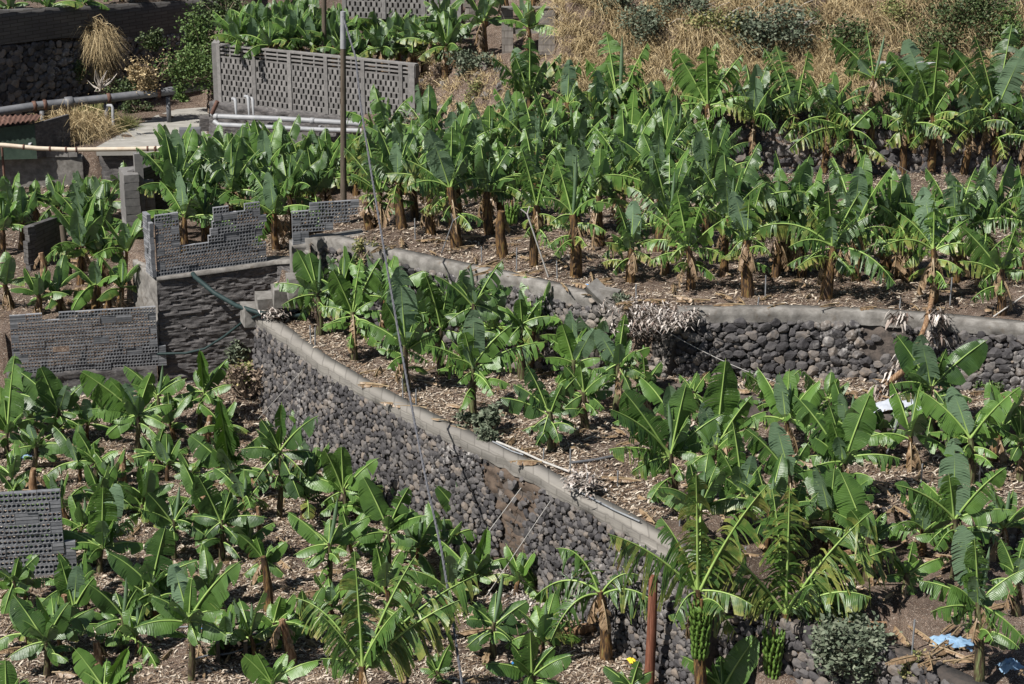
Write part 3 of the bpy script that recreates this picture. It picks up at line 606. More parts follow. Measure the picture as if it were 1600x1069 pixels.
# ------------------------------------------------------------------ banana leaves and plants
Zv = np.array((0, 0, 1.0))
def nrm(v): v = np.asarray(v, float); return v / (np.linalg.norm(v) + 1e-9)
def prof(t, pet):
    u = np.clip((t - pet) / (1 - pet), 0, 1)
    return np.where(t < pet, 0, np.minimum(1, (u / .22)) ** .6 * np.where(u > .5, np.clip(1 - ((u - .5) / .5) ** 2, 0, 1) ** .72, 1))
def leaf(mb, P0, chord, hw, droop=.6, hint=(0, 0, 1), torn=.2, fold=.15, age=0.0, pet=.10, rib=True, matb=0, matr=1, sag=.35, strips=None):
    Ln = float(np.linalg.norm(chord)); c = nrm(chord); n = int(np.clip(Ln / (.05 if torn < .35 else .032), 12, 30 if torn < .35 else 50))
    t = np.linspace(0, 1, n + 1); T = c[None, :] + (0.5 - t)[:, None] * droop * Zv
    T /= np.linalg.norm(T, axis=1)[:, None]
    P = np.concatenate([[np.zeros(3)], np.cumsum((T[1:] + T[:-1]) / 2, axis=0)]) * Ln / n
    P = P + t[:, None] * (np.asarray(chord) - P[-1]) + np.asarray(P0)
    hint = nrm(hint); lat = np.cross(T, hint); lat /= np.linalg.norm(lat, axis=1)[:, None] + 1e-6
    Nn = np.cross(lat, T)
    w = prof(t, pet) * hw; m = 3; vv = np.linspace(0, 1, m + 1)
    for sd_ in (1, -1):
        cut = RN.uniform(size=n) < torn * .75
        sid = np.cumsum(cut); ns = sid[-1] + 1
        tt = torn if torn > .15 else torn * .5
        phi = fold + RN.normal(size=ns) * (.12 + .48 * tt) + .32 * tt
        ggr = sag * (.5 + RN.uniform(.2, 1.6, size=ns) * (.35 + 1.6 * tt)); ll = 1 - RN.uniform(0, .32, ns) * tt
        sw = RN.normal(size=ns) * .30 * tt
        ph = phi[sid] + .10 * np.sin(np.arange(n) * .9 + RN.uniform(0, 6)); g = ggr[sid]; lk = ll[sid]; s_ = sw[sid]
        A = np.stack([P[:-1], P[1:]], 1); W = np.stack([w[:-1], w[1:]], 1) * lk[:, None]
        first = np.concatenate([[True], sid[1:] != sid[:-1]]); last = np.concatenate([sid[1:] != sid[:-1], [True]])
        d = np.cos(ph)[:, None] * lat[:-1] * sd_ - np.sin(ph)[:, None] * Nn[:-1] + (.22 + s_)[:, None] * T[:-1]
        d /= np.linalg.norm(d, axis=1)[:, None]
        seglen = Ln / n; gap = seglen * (.10 + .24 * torn)
        pull = np.stack([np.where(first, gap, 0), np.where(last, -gap, 0)], 1)
        V = A[:, :, None, :] + d[:, None, None, :] * (W[:, :, None, None] * vv[None, None, :, None])
        V = V + T[:-1][:, None, None, :] * (pull[:, :, None, None] * (vv ** 1.2)[None, None, :, None])
        V = V - Zv * (g[:, None, None, None] * W[:, :, None, None] * (vv ** 2)[None, None, :, None] * .9)
        U = np.broadcast_to((t * Ln)[None, :], (1, n + 1))[0]
        at3 = np.stack([np.broadcast_to(np.stack([U[:-1], U[1:]], 1)[:, :, None], V.shape[:3]), np.broadcast_to(vv[None, None, :] * sd_, V.shape[:3]), np.broadcast_to((age + np.abs(RN.normal(size=ns))[sid] * .14 * tt)[:, None, None], V.shape[:3])], -1)
        base = np.arange(n)[:, None] * 2 * (m + 1); j = np.arange(m)[None, :]
        a0 = base + j; a1 = base + (m + 1) + j
        q = np.stack([a0 + 1, a1 + 1, a1, a0], -1) if sd_ == 1 else np.stack([a0, a1, a1 + 1, a0 + 1], -1)
        keep = (w[1:] > 1e-4)
        mb.add(V.reshape(-1, 3), q[keep].reshape(-1, 4), matb, at3.reshape(-1, 3))
    if rib:
        r0 = .020 * min(1.2, .5 + Ln * .45)
        mb.tube(P + Nn * r0 * .4, np.interp(t, [0, pet, .6, 1], [r0 * 1.5, r0, r0 * .6, r0 * .15]), 4, matr, False)
def spike(mb, P0, chord, r):
    t = np.linspace(0, 1, 9); P = np.asarray(P0) + t[:, None] * np.asarray(chord) + np.stack([.02 * np.sin(t * 3)] * 3, 1)
    mb.tube(P, r * np.interp(t, [0, .25, .7, 1], [.5, .8, 1, .12]), 7, 0, True, attr=(0.4, .2, 0))
def bunch(par, top, L, r):
    b = MB(); s_ = MB(); n = int(L / .085)
    s_.tube([top + Vector((0, 0, .12)), top, top - Vector((0, 0, L * 1.15))], .025, 6)
    for k in range(n):
        zk = top.z - .04 - k * L / n; rk = r * (1 - .35 * k / n)
        for j in range(11):
            z, rr = zk, rk
            a = j / 11 * 2 * math.pi + k * .5 + R.uniform(-.1, .1); c, s2 = math.cos(a), math.sin(a)
            p0 = Vector((top.x + c * .03, top.y + s2 * .03, z - .03)); z += R.uniform(-.02, .02); rr *= R.uniform(.94, 1.06); p1 = Vector((top.x + c * rr * .85, top.y + s2 * rr * .85, z - .03)); p2 = Vector((top.x + c * rr * 1.05, top.y + s2 * rr * 1.05, z + .06)); p3 = Vector((top.x + c * rr, top.y + s2 * rr, z + .115))
            b.tube([p0, p1, p2, p3], [.014, .023, .021, .008], 6)
    fb = b.build("fruit_bunch", M_FRUIT, par); s_.build("stalk", M_TRUNK, fb)
def trunk(par, base, top, r, name="trunk", m=None, shag=.4):
    b = MB(); n = 10; P = []; rr = []
    bend = R.uniform(-.04, .04)
    for i in range(n + 1):
        t = i / n; p = base.lerp(top, t); p = Vector((p.x + bend * math.sin(t * 3.1), p.y, p.z - (.12 if i == 0 else 0))); P.append(p); rr.append(r * (1.12 - .5 * t) * (1 + R.uniform(-.05, .05)))
    b.tube(P, rr, 12)
    o = b.build(name, m or M_TRUNK, par)
    return P, rr
GB = []
def cambias(P): return nrm(np.array((0, 0, CAMZ)) - P)
def plant(base, crown, tips, label, group, torn=.2, r=.075, extra=2, LL=1.0, dead=0, bun=None, bud=False, hwk=.24, old=0.0, name="banana_plant", tm=None):
    """base, crown: points; tips: (x, y, flags) pixels that say where each leaf ends"""
    base = Vector(base); crown = Vector(crown); e = empty(name, base, label, "banana plant", group)
    m = MB(); cr = np.array(crown[:]); axis = nrm(cr - np.array(base[:]))
    trunk(e, base, crown, r, m=tm)
    cx, cy = proj(crown); lens = []
    for (x, y, fl) in tips:
        d = math.hypot(x - cx, y - cy); sc_ = F / (crown.y * CP - (crown.z - CAMZ) * SP); ln = d / sc_
        side = abs(x - cx) / (d + 1e-6); up = (cy - y) / (d + 1e-6)
        if 'f' in fl: dd = -.55 * ln
        elif 'k' in fl: dd = .6 * ln
        elif up < -.15: dd = R.uniform(-.55, -.1) * ln
        elif up > .75: dd = R.uniform(-.25, .25) * ln
        else: dd = R.uniform(-.4, .4) * ln
        tip = np.array(atd(x, y, crown.y + dd)[:]); ch = tip - cr; L = float(np.linalg.norm(ch)); lens.append(L)
        st_ = cr - axis * R.uniform(.0, .12)
        ch = tip - st_
        h = nrm(ch); vert = abs(h[2])
        cb = cambias(cr)
        if 's' in fl: spike(m, st_, ch, .028 + .012 * L); continue
        jit = RN.normal(size=3) * .22
        if 'w' in fl: hint = cb + .25 * Zv + jit * .5; td, dr, fo = (min(torn, .22) if torn < .5 else .5), .35, .10
        elif 'u' in fl: hint = -cb + .15 * Zv + jit * .4; td, dr, fo = min(torn, .3), .25, -.15
        elif 'c' in fl: hint = cb + jit * .3; td, dr, fo = .05, .15, -.95
        else:
            hint = Zv * (1 - .35 * vert) + cb * (.30 + .7 * vert) + jit; td, dr, fo = torn, .55 + .25 * (1 - vert), .22
        if 't' in fl: td = max(.8, torn)
        if 'd' in fl: dr = 1.5
        if 'v' in fl: dr = 2.3
        hw = hwk * L ** .8 * (1.0 if 'w' in fl else .84) * (.7 if 'n' in fl else 1)
        ag = (0.17 if 'y' in fl else (.62 if 'o' in fl else old * R.random() * .6)) + (.12 if 't' in fl else 0)
        leaf(m, st_, ch, hw, dr, hint, td, fo, ag, pet=.16 if 'w' in fl or 'c' in fl else .10)
    ml = (sum(lens) / len(lens)) if lens else LL
    a0 = R.uniform(0, 6.28)
    for k in range(extra):
        low = 0
        if tips:
            az = a0 + k * 2.4; low = k % 3 != 0; el = R.uniform(-.55, .35) if low else R.uniform(.6, 1.25); L = ml * (R.uniform(.55, .85) if low else R.uniform(.7, 1.0))
        else:
            az = a0 + k * 2.4; q = k / max(1, extra - 1); el = 1.45 - 1.75 * q ** 1.45 + R.uniform(-.15, .15); L = LL * R.uniform(.82, 1.12) * (.9 if k < 2 else 1)
        ch = np.array((math.cos(az) * math.cos(el), math.sin(az) * math.cos(el), math.sin(el))) * L
        if not tips and k == 0: spike(m, cr, np.array((.08, .05, 1)) * L * .7, .035); continue
        out = np.array((math.cos(az), math.sin(az), 0))
        hint = Zv * (.4 + math.cos(el)) - out * math.sin(max(el, 0)) * 1.1 + RN.normal(size=3) * .2
        q = 1 - max(0, el) / 1.5
        leaf(m, cr - axis * R.uniform(0, .15) - axis * low * R.uniform(.05, .42) * float(np.linalg.norm(cr - np.array(base[:]))), ch, hwk * .77 * L ** .8, .5 + q * .8, hint, torn * (.3 + .9 * q), .1 + .2 * q, old * R.random() * q)
    m.build("crown", [M_LEAF, M_RIB], e)
    if dead:
        dm_ = MB()
        for k in range(dead):
            az = R.uniform(0, 6.28); L = R.uniform(.45, .85) * max(.8, ml); p = cr - axis * R.uniform(.02, .25)
            ch = np.array((math.cos(az) * .35, math.sin(az) * .35 - .1, -.85)) * L
            leaf(dm_, p, ch, .10 + .05 * R.random(), 1.3, (math.cos(az), math.sin(az), .3), .8, .5, 1.3, matb=0, matr=0)
        dm_.build("dead_leaves", [M_DEAD], e)
    if bun: bunch(e, atd(bun[0], bun[1], crown.y - .28), bun[2], bun[3])
    if bud:
        c = atd(bud[0], bud[1], crown.y - .28); k = MB(); k.tube([c + Vector((0, 0, .5)), c + Vector((0, 0, .14)), c, c - Vector((0, 0, .12)), c - Vector((0, 0, .2))], [.015, .03, .075, .06, .01], 8); k.build("flower_bud", M_BUD, e)
    return e
def hero(z, spec, group, **kw):
    """'bx,by cx,cy | x,y,f x,y,f ... | label'"""
    a, t, lab = [q.strip() for q in spec.split('|')]
    (bx, by), (cx, cy) = [tuple(map(float, q.split(','))) for q in a.split()]
    base = gpt(bx, by, z); crown = atd(cx, cy, base.y)
    tips = []
    for q in t.split():
        w = q.split(','); tips.append((float(w[0]), float(w[1]), w[2] if len(w) > 2 else ''))
    return plant(base, crown, tips, lab, group, **kw)
G0 = "young banana plants on the lower terrace"; G1_ = "banana plants on the middle terrace"; G2 = "banana plants on the upper terrace"; G3 = "banana plants of the top row"
L0 = """
156,895 161,850 | 161,758,w 184,752,u 86,826 228,851 118,832 219,802,t 125,868 200,885 | banana plant with one broad upright leaf beside the close hollow-block screen
240,965 236,912 | 259,822,w 166,863 312,876 206,938 272,952 285,890 | banana plant with a tall glossy folded leaf, right of the screen's foot
298,1063 295,966 | 269,877,u 377,877 353,954 209,982 234,929 353,994 300,900,n 310,1010 | banana plant with bluish upright leaf and long right leaf, beside the black pipes' left end
73,1055 72,1000 | 20,929,w 150,950 12,1028 40,1030 110,940 95,1040 | banana plant with a very large leaf leaning left, lower left corner
116,978 116,947 | 94,874,w 121,880,u 56,935 137,922 150,900 | small banana plant with twin upright leaves above the lower left corner
191,1012 192,962 | 137,913 197,903,s 145,985 230,950 215,920 240,985 | banana plant with a thin rolled shoot, left of the bluish upright leaf
165,1110 162,1072 | 115,1012,w 202,1010,c 225,1035 130,1050 | banana plant cut by the bottom edge with one broad pale-veined leaf
20,1120 10,1095 | 8,1027,w 45,1060 -20,1050 | banana plant clipped by the bottom left corner
20,955 22,902 | 62,866 -5,892 5,965 48,920 30,870 | banana plant in front of the close screen on the left edge
272,875 272,812 | 280,760,s 228,768,w 218,797 300,820 322,838 255,850 300,775 | banana plant with a rolled shoot, between the close screen and a dead stump
347,878 347,812 | 308,742,w 360,765 300,808 383,783 417,810 320,840 375,850 | banana plant with a broad leaf leaning left, beside the tall split stump
420,925 411,872 | 370,834 451,845 443,866 380,900 445,900 400,838 | low banana shoot growing from the leaning cut stump
436,1010 428,972 | 462,925 403,957 368,972 487,985 440,930 | low banana shoot beside the bundle of black pipes
430,1105 425,1063 | 378,1022,w 398,1018 502,1032 462,1030 400,1060 | banana plant with broad low leaves at the bottom edge, right of the pipes
222,965 222,935 | 200,905 250,915 195,950 255,950 225,895,n | small sucker plant under the tall folded leaf
214,706 216,645 | 125,580,w 172,595,w 194,596,u 238,580 272,632 140,640 175,658 165,682 262,668 | many-leaved banana plant in front of the long block screen's right half
250,675 247,617 | 192,571 254,570,s 292,592 205,600 285,630 225,650 | banana plant with a thin spike, beside the corner of the tall retaining wall
312,668 319,612 | 312,545,c 357,560 364,602 262,628 290,600 345,630 | banana plant with an upright cupped leaf before the tall retaining wall
97,697 91,637 | 62,571,w 106,600,u 19,575 122,650 6,613 130,600 40,660 80,680 | banana plant with a broad bright leaf in front of the long screen's left half
12,715 12,672 | 6,622 24,552 56,654 -10,640 40,700 | banana plant on the left edge below the long screen
53,735 56,692 | 44,660,u 81,679 114,700 8,712 30,670 90,720 | banana plant with drooping leaves behind the light blue scrap, left side
150,756 150,720 | 119,672 188,704 103,726 146,690 180,735 | small banana plant with one steep leaf, two plants behind the close screen
244,738 244,707 | 256,668 219,679 290,704 200,716 181,730 285,725 | banana plant with short torn leaves beside the pale split stump
362,775 359,729 | 342,622,c 294,679,w 410,679 396,732 312,748 365,670 330,700 | tall banana plant with an upturned leaf on a long stalk, mid lower terrace
436,810 437,706 | 440,628,c 406,654 498,650 494,710 373,704 469,780 420,670 395,760,t 478,745,t | tall banana plant with a pale rolled leaf near the foot of the diagonal wall
218,805 222,787 | 241,731,w 266,772 200,760 180,752 262,795 | short banana plant with one tall glossy leaf behind the broad upright one
535,815 537,762 | 533,695,w 592,716 467,746 505,700 575,790 500,790,t 551,740 | banana plant with an oval upright leaf against the diagonal wall
640,808 641,785 | 655,732,n 609,761 682,777 625,800 | small banana plant with a narrow light leaf at the wall's foot
603,916 606,826 | 566,743,w 650,797 670,806 556,824 556,844 653,848 640,760 590,880 | banana plant with a huge broad leaf, on a clear trunk in mid slope
725,852 722,810 | 680,758 712,753,s 782,769 672,818 700,790 760,800 745,845 | banana plant with a straight spike below the gap in the diagonal wall
741,928 741,893 | 762,823,c 673,835 798,872 722,846 690,895 770,910 | banana plant with an upright rolled leaf beside the white guy cords
512,925 514,848 | 527,778,s 447,800 580,806 459,868 478,887 545,865 490,830 | banana plant with a rolled spike and low side leaves, left of the huge-leaf plant
772,1025 772,972 | 785,898,s 827,938,w 729,944 725,969 829,979 728,1013 800,1000 | banana plant with a tall spike at the bottom middle
837,925 836,906 | 811,880 863,884 845,890 | tiny two-leaved banana sprout by the pale straw heap
831,1095 831,1052 | 828,985,w 896,1024 754,1038 868,1010 800,1080 | banana plant with an oval bright leaf beside the blue plastic, bottom middle
690,1075 681,1047 | 668,1020 706,1003 655,1045 710,1035 | small dark sucker near the thick grey cable, bottom edge
856,1005 856,985 | 862,960,n 845,975 870,980 | tiny sprout with one narrow leaf left of the fallen yellow trunk
1128,1110 1128,1072 | 1184,992,w 1063,1025 1160,1050 1095,1050,u | banana plant with a broad torn leaf beside the lowest guy cord, bottom edge
985,1100 985,1070 | 940,1040 1020,1050 1000,1030 960,1065 | low banana leaves at the bottom edge left of the rusty wooden post
20,790 20,765 | 0,740 45,745 -10,780 40,780 | small banana plant above the close screen on the left edge
168,800 170,770 | 150,748 196,752 205,790 128,765,s | little banana plant right above the broad upright leaf
300,760 300,735 | 280,705 325,712 330,745 270,745 | small banana plant between the pale split stump and the tall upturned leaf
470,700 478,660 | 500,628 455,640 520,660 490,700,t | thin banana plant pressed against the base of the diagonal wall
"""
L1 = """
499,525 496,457 | 463,389,w 482,392,w 500,400,s 427,444 537,486 440,478,t 530,450 465,500,t | banana plant with three upright leaves at the wall corner beside the hose
553,562 551,487 | 519,420,w 565,402,n 596,402 498,480,t 502,514,t 585,470 520,450,k 592,540,t 610,490 | banana plant on a bare dark trunk, second from the hose end on the middle terrace
637,612 634,540 | 623,412,u 682,523,w 564,503 584,538,t 670,567,t 606,415,k 655,480 600,470 | banana plant with a tall bluish hanging leaf crossed by the grey cable
739,650 739,572 | 725,516,w 741,480,u 800,508 664,540,t 852,535,t 682,580,t 810,552 700,560 770,610 715,600 | central banana plant with many spreading leaves on a short brown trunk
741,600 740,474 | 734,412,s 677,430 711,441 786,406 802,447 699,505 780,495 720,520,t | tall banana plant behind the central one, with a straight rolled spike
690,585 689,511 | 678,466,w 665,430 700,450 650,500 730,530 660,545 | banana plant with an arched leaf between the cable and the central plant
816,595 816,506 | 812,464,w 863,495 775,483 835,540,t 790,540 845,470 | banana plant before the curved stone wall, right of the tall spike
900,642 897,562 | 877,504,w 930,511,u 860,530 940,560 870,600 850,560 920,600 | banana plant with a broad rounded leaf below the coping's broken end
962,652 966,568 | 977,490,n 931,511,u 1017,543 935,550 1010,590,t 925,600 985,610 | banana plant with a narrow notched upright leaf under the straw heap
862,702 858,642 | 800,600 902,588 845,694 780,622 822,570 905,640 830,672 880,600 | dark leafy banana plant at the edge of the open litter patch
915,668 912,612 | 880,570 950,585 945,640 880,640 905,560 960,612 | banana plant behind the open litter patch, under its taller neighbours
1059,800 1047,708 | 1072,600,w 972,609,w 1131,647 1044,628,s 952,640 950,703,t 1025,737 1092,712 1010,670,t 985,740,t 1100,690 | big banana plant with a wide front leaf and green spike, right of the litter patch
1119,745 1119,694 | 1097,625,u 1134,560,w 1176,618 1150,670 1090,660 1140,720,t | banana plant with a high leaf in front of the earth bank
1162,832 1160,768 | 1144,657,n 1177,708,u 1105,737 1080,770 1122,700 1200,760 1130,800,t 1190,800,t | banana plant with a bluish cupped leaf, right of the big wide-leaved one
1234,805 1234,740 | 1209,655,u 1282,737 1162,669 1190,720 1265,690 1210,780,t | banana plant with a grey-blue twisted upright leaf
1319,785 1319,718 | 1360,614,w 1254,716 1294,630 1240,616 1364,704 1408,718,t 1241,747 1300,660 1280,770,t | banana plant with a broad lifted leaf left of the leaning grey prop
1206,655 1206,620 | 1158,580 1252,577 1190,600 1230,640 | small banana plant right before the earth bank, beside the long white cord
1294,655 1294,622 | 1253,580 1325,622 1234,637 1310,590 | small banana plant at the end of the long white cord
1380,715 1381,668 | 1362,630 1430,630 1350,660 1400,700 1345,690 | small banana plant below the white bag
1456,697 1456,602 | 1400,523,w 1437,520,u 1479,545,n 1543,531,w 1395,601 1400,620,t 1500,590 1480,640 | banana plant with four spread leaves before the large-stone wall, by the dead leaves
1516,755 1516,684 | 1436,610 1484,600,u 1596,604 1580,664 1451,677,t 1500,720,t 1550,640 | banana plant with rolled grey leaf and long right leaf, right of the white bag
1595,750 1595,684 | 1594,630,w 1630,640 1560,670 1580,720 1625,700 | banana plant half cut by the right edge, middle height
1491,905 1491,810 | 1491,680,u 1482,738,w 1573,730 1397,758 1583,798 1440,780 1520,850,t 1450,850,t | tall banana plant with two broad leaves one above the other, right side
1356,905 1356,838 | 1312,735,w 1328,795,w 1267,825 1404,820 1385,800 1300,800 1390,870,t | banana plant with two glossy stacked leaves left of the stone ledge
1415,928 1416,894 | 1428,844 1482,871 1377,903 1430,935 1390,870 | small banana plant below the stone ledge
1531,1052 1528,940 | 1433,908 1500,816,u 1546,855,s 1604,889 1454,957,t 1522,840 1604,1004,t 1560,990,t 1510,880 1480,970,t | large banana plant above the light blue plastic in the lower right corner
1590,960 1588,893 | 1562,840 1602,838 1560,880 1630,870 1625,920 | banana plant cut by the right edge above the lower right corner
1240,870 1236,815 | 1190,790 1280,770 1275,840,t 1200,850,t 1255,750 | shaded banana plant behind the tattered bunch-bearing one
1010,640 1008,600 | 985,570 1035,565 1040,610 975,615 1005,555 | banana plant in the shade at the foot of the collapsed wall
1085,640 1083,610 | 1060,585 1110,580 1100,625 1060,630 | small banana plant just left of the earth bank's high leaf
"""
LT = """
566,1135 566,1040 | 553,858,tn 461,935,td 650,868,t 748,898,ty 719,938,ty 500,960,t 560,900,ut 610,985,t 500,1030,t | tattered feather-leaved banana plant rising from the bottom edge, left of the grey cable
947,1030 937,924 | 869,858,tv 832,938,tv 860,1002,tv 1034,955,tv 1000,900,tv | dark palm-like banana plant with five arching combed leaves by the fallen trunk
1100,1120 1090,920 | 950,835,ty 1065,858,t 1087,738,tny 1052,975,tv 1203,754,tny 1178,948,ty 1130,850,t 1150,990,t | tattered banana plant carrying the larger green bunch behind the wooden post
1236,1090 1228,958 | 1234,758,tn 1366,797,ty 1400,856,ty 1362,935,td 1107,845,ty 1206,760,ny 1300,880,t 1150,900,t 1355,965,td 1140,930,t | widest tattered banana plant with the pale green bunch at the bottom right
"""
LX = """
590,352 594,300 | 537,231 569,200,w 600,220 628,237 545,275,t 650,290,t 570,330,t | banana plant beside the long pole, first on the upper terrace
714,387 703,292 | 706,196,w 625,247,t 669,200,u 603,272,t 634,294,td 738,256,t 760,280,t 680,240 | banana plant with a bright young leaf and yellow-brown trunk above the curved coping
834,415 838,320 | 815,235 860,245 790,290,t 880,300,td 875,270 800,335,td | banana plant with a long brown trunk beside the leaning white prop
900,433 895,335 | 870,250,w 925,255 845,310,td 955,320,td 900,240,s 940,280,t 860,350,td | banana plant on the thickest dark trunk of the upper terrace front row
985,441 987,384 | 965,320 1010,325 1030,375,t 945,380,t 990,310,u | smaller banana plant on a thin orange trunk near the broken coping
1079,454 1075,384 | 1057,298,w 1003,383,td 1142,338,t 1137,405,td 1010,330,t 1100,310 1045,410,td | banana plant with spreading leaves above the slumped wall
1169,463 1167,374 | 1145,295,u 1171,310,w 1125,350,t 1215,345,t 1140,400,td 1205,400,td 1190,290 | banana plant with a dark bluish upright leaf above the large-stone wall
1290,467 1302,384 | 1401,360,td 1184,357,td 1294,298,w 1346,298 1333,428,wy 1232,387,td 1399,445,td 1260,320,t 1250,420,td | double-trunked banana plant with wide feathered leaves and one pale hanging leaf
1458,476 1458,388 | 1442,288,u 1379,387,td 1514,342,t 1460,300 1400,330,t 1530,390,td 1410,420,td | banana plant with a broad blue-green leaf above the hanging dead leaves
1565,493 1565,420 | 1503,355,w 1497,409,t 1604,366,t 1590,350 1530,450,td 1620,430,t | banana plant at the right end of the concrete beam
"""
LY = """
825,202 828,150 | 828,58,w 804,72,u 769,90,t 881,106,t 878,84,t 800,78 778,125,td 790,160,td 860,160,td | banana plant standing against the bank, leftmost of the top row
885,205 887,160 | 870,100 905,95 855,140,t 925,150,td 890,90,u | slim banana plant between the first two big ones of the top row
968,218 966,170 | 947,48,w 972,55,s 1013,66 914,90 1027,125,t 900,147,td 1048,147,td 916,187,td 1000,110,t | banana plant with the tallest twin leaves, below the grey-green bush
1105,258 1106,162 | 1053,75,w 1103,71,w 1120,64 1162,84 1037,106,t 1031,187,td 1182,187,td 1155,145,td 1060,150,t | top-row banana plant with a long hanging green bunch and purple bud
1243,228 1242,178 | 1212,70,w 1240,138,u 1193,75 1264,78 1172,119,t 1276,150,td 1184,184,td 1144,144,tdy 1225,110 | banana plant of the top row right of the bunch-bearing one
1360,205 1366,118 | 1300,58,w 1353,46,n 1382,55,s 1340,90,u 1400,90 1320,110,t 1410,130,t | banana plant with a thin spike before the hillside, top row
1350,277 1328,204 | 1233,235,tdy 1265,187,t 1287,150,ty 1370,232,ody 1381,156,w 1300,165,ty 1300,240,td | ragged leaning banana plant with dried leaf tips in front of the shaded wall
1455,258 1456,176 | 1387,80,w 1415,58,u 1467,64,w 1384,144,t 1387,200,td 1489,184,td 1384,230,td 1500,120,t 1430,100 | banana plant with a bent-over pale leaf, second from the right edge in the top row
1553,258 1556,176 | 1487,75,w 1522,55 1582,36,w 1604,70,u 1490,187,td 1604,175,td 1500,125,t 1600,220,td | banana plant with the highest leaf, at the right edge of the top row
"""
def run(block, z, g, **kw):
    for i, ln in enumerate([q for q in block.strip().split('\n') if q.strip()]):
        hero(z, ln, g, **kw)
run(L0, 0, G0, torn=.30, r=.055, extra=8, tm=M_TRUNKY, old=.2)
run(L1, Z1, G1_, torn=.45, r=.075, extra=8, dead=2, tm=M_TRUNKY, old=.2)
hs = LT.strip().split('\n')
hero(0, hs[0], "tattered banana plants along the bottom edge", torn=.8, r=.09, extra=3, dead=2, old=.3, hwk=.32)
hero(0, hs[1], "tattered banana plants along the bottom edge", torn=.95, r=.10, extra=0, dead=4, old=.2, hwk=.34)
hero(0, hs[2], "tattered banana plants along the bottom edge", torn=.85, r=.10, extra=2, dead=3, old=.4, bun=(1096, 948, .85, .17), hwk=.34)
hero(0, hs[3], "tattered banana plants along the bottom edge", torn=.9, r=.10, extra=1, dead=3, old=.4, bun=(1209, 992, .75, .16), hwk=.36)
xs = LX.strip().split('\n')
for i, q in enumerate(xs): hero(Z2, q, G2, torn=.75, r=.12 if i in (1, 3, 6, 7) else .09, extra=9, dead=5, old=.45, bun=(800, 322, .35, .13) if i == 2 else None)
ys = LY.strip().split('\n')
for i, q in enumerate(ys): hero(Z2, q, G3, torn=.8, r=.10, extra=8, dead=4, old=.45, bun=(1103, 184, .75, .19) if i == 3 else None, bud=(1101, 244) if i == 3 else None)

ORD = "first second third fourth fifth sixth seventh eighth ninth tenth eleventh twelfth thirteenth fourteenth fifteenth sixteenth seventeenth eighteenth".split()
def row(xs_, y, z, h, LL, group, where, torn=.58, n=9, r=.09, dead=2, old=.4, hj=.16):
    for i, x in enumerate(xs_):
        x += R.uniform(-7, 7); yy = (y(x) if callable(y) else y) + R.uniform(-5, 5)
        b0 = gpt(x, yy, z); k = R.uniform(1 - hj, 1 + hj)
        hh_ = h * k; cr = b0 + Vector((R.uniform(-.12, .12), R.uniform(-.1, .1), hh_))
        plant(b0, cr, [], "banana plant, %s from the left %s" % (ORD[i], where), group, torn=torn, r=r, extra=n + R.randint(-1, 1), LL=LL * k, dead=dead, old=old)
def rng(a, b, n): return [a + (b - a) * i / (n - 1) for i in range(n)]
GS = "small suckers between the lower plants"
row([30, 128, 180, 262, 332, 420, 500, 600], lambda x: 745 + (x % 37), 0, .38, .75, GS, "among suckers midway up the lower terrace", torn=.35, n=8, r=.045, dead=0)
row([60, 130, 250, 340, 390, 560, 650, 700], lambda x: 850 + (x % 41), 0, .38, .75, GS, "in the middle sucker row", torn=.35, n=8, r=.045, dead=0)
row([45, 100, 215, 350, 400, 480, 640, 850], lambda x: 1000 + (x % 37), 0, .38, .75, GS, "in the sucker row nearest the bottom edge", torn=.35, n=8, r=.045, dead=0)
row([10, 60, 130, 190, 270, 350], lambda x: 665 + (x % 23), 0, .4, .7, GS, "in the sucker row under the long low screen", torn=.25, n=8, r=.05, dead=0)
row([100, 155, 230, 300, 385, 470, 560, 670], lambda x: 800 + (x % 29), 0, .38, .72, GS, "in the sucker row level with the close screen", torn=.4, n=8, r=.05, dead=0)
row([40, 140, 240, 320, 520, 600, 700, 800], lambda x: 935 + (x % 31), 0, .38, .72, GS, "in the sucker row above the black tubes", torn=.4, n=8, r=.05, dead=0)
GT = "smaller banana plants of the middle terrace"
row([530, 600, 660, 715, 775, 835, 885, 935], lambda x: 525 + (x - 600) * .24, Z1, .75, 1.0, GT, "along the foot of the curved wall", torn=.5, n=11, r=.07)
row([1060, 1140, 1230, 1330, 1420, 1560], lambda x: 700 + (x % 29), Z1, .6, 1.0, GT, "in front of the earth bank", torn=.35, n=8, r=.06)
row([1095, 1190, 1290, 1440, 1570], lambda x: 850 + (x % 31), Z1C, .6, 1.0, GT, "level with the stone ledge", torn=.35, n=8, r=.06)
row([626, 670, 760] + rng(940, 1030, 2) + [1224, 1375, 1412], lambda x: 355 + (x - 626) * .105, Z2, 1.05, 1.2, G2, "in the upper front row's shaded gaps", r=.11, dead=2, n=10)
row([1035, 1125, 1205, 1255, 1340, 1410, 1500, 1535, 1605], lambda x: 425 + (x - 1035) * .03, Z2, 1.05, 1.35, G2, "in the dense row just behind the right front trunks", n=12, torn=.85, dead=3)
row(rng(655, 1095, 8), lambda x: 345 + (x - 655) * .055, Z2, 1.2, 1.3, G2, "in the second row above the curved coping", n=12, torn=.8)
row(rng(630, 1040, 7) + [1110], lambda x: 308 + max(0, x - 1040) * .07, Z2, 1.05, 1.25, G2, "in the third row of the upper terrace", n=11, torn=.8)
row(rng(610, 1060, 8), lambda x: 272 + (x - 620) * .03, Z2, 1.0, 1.15, G2, "in the fourth row under the bank", n=10, torn=.75)
row([925, 1035, 1180, 1290, 1410, 1505, 1600], 250, Z2, 1.35, 1.25, G3, "squeezed between the big plants of the top row", n=11, torn=.85)
GH = "banana plants behind the hollow-block screen"
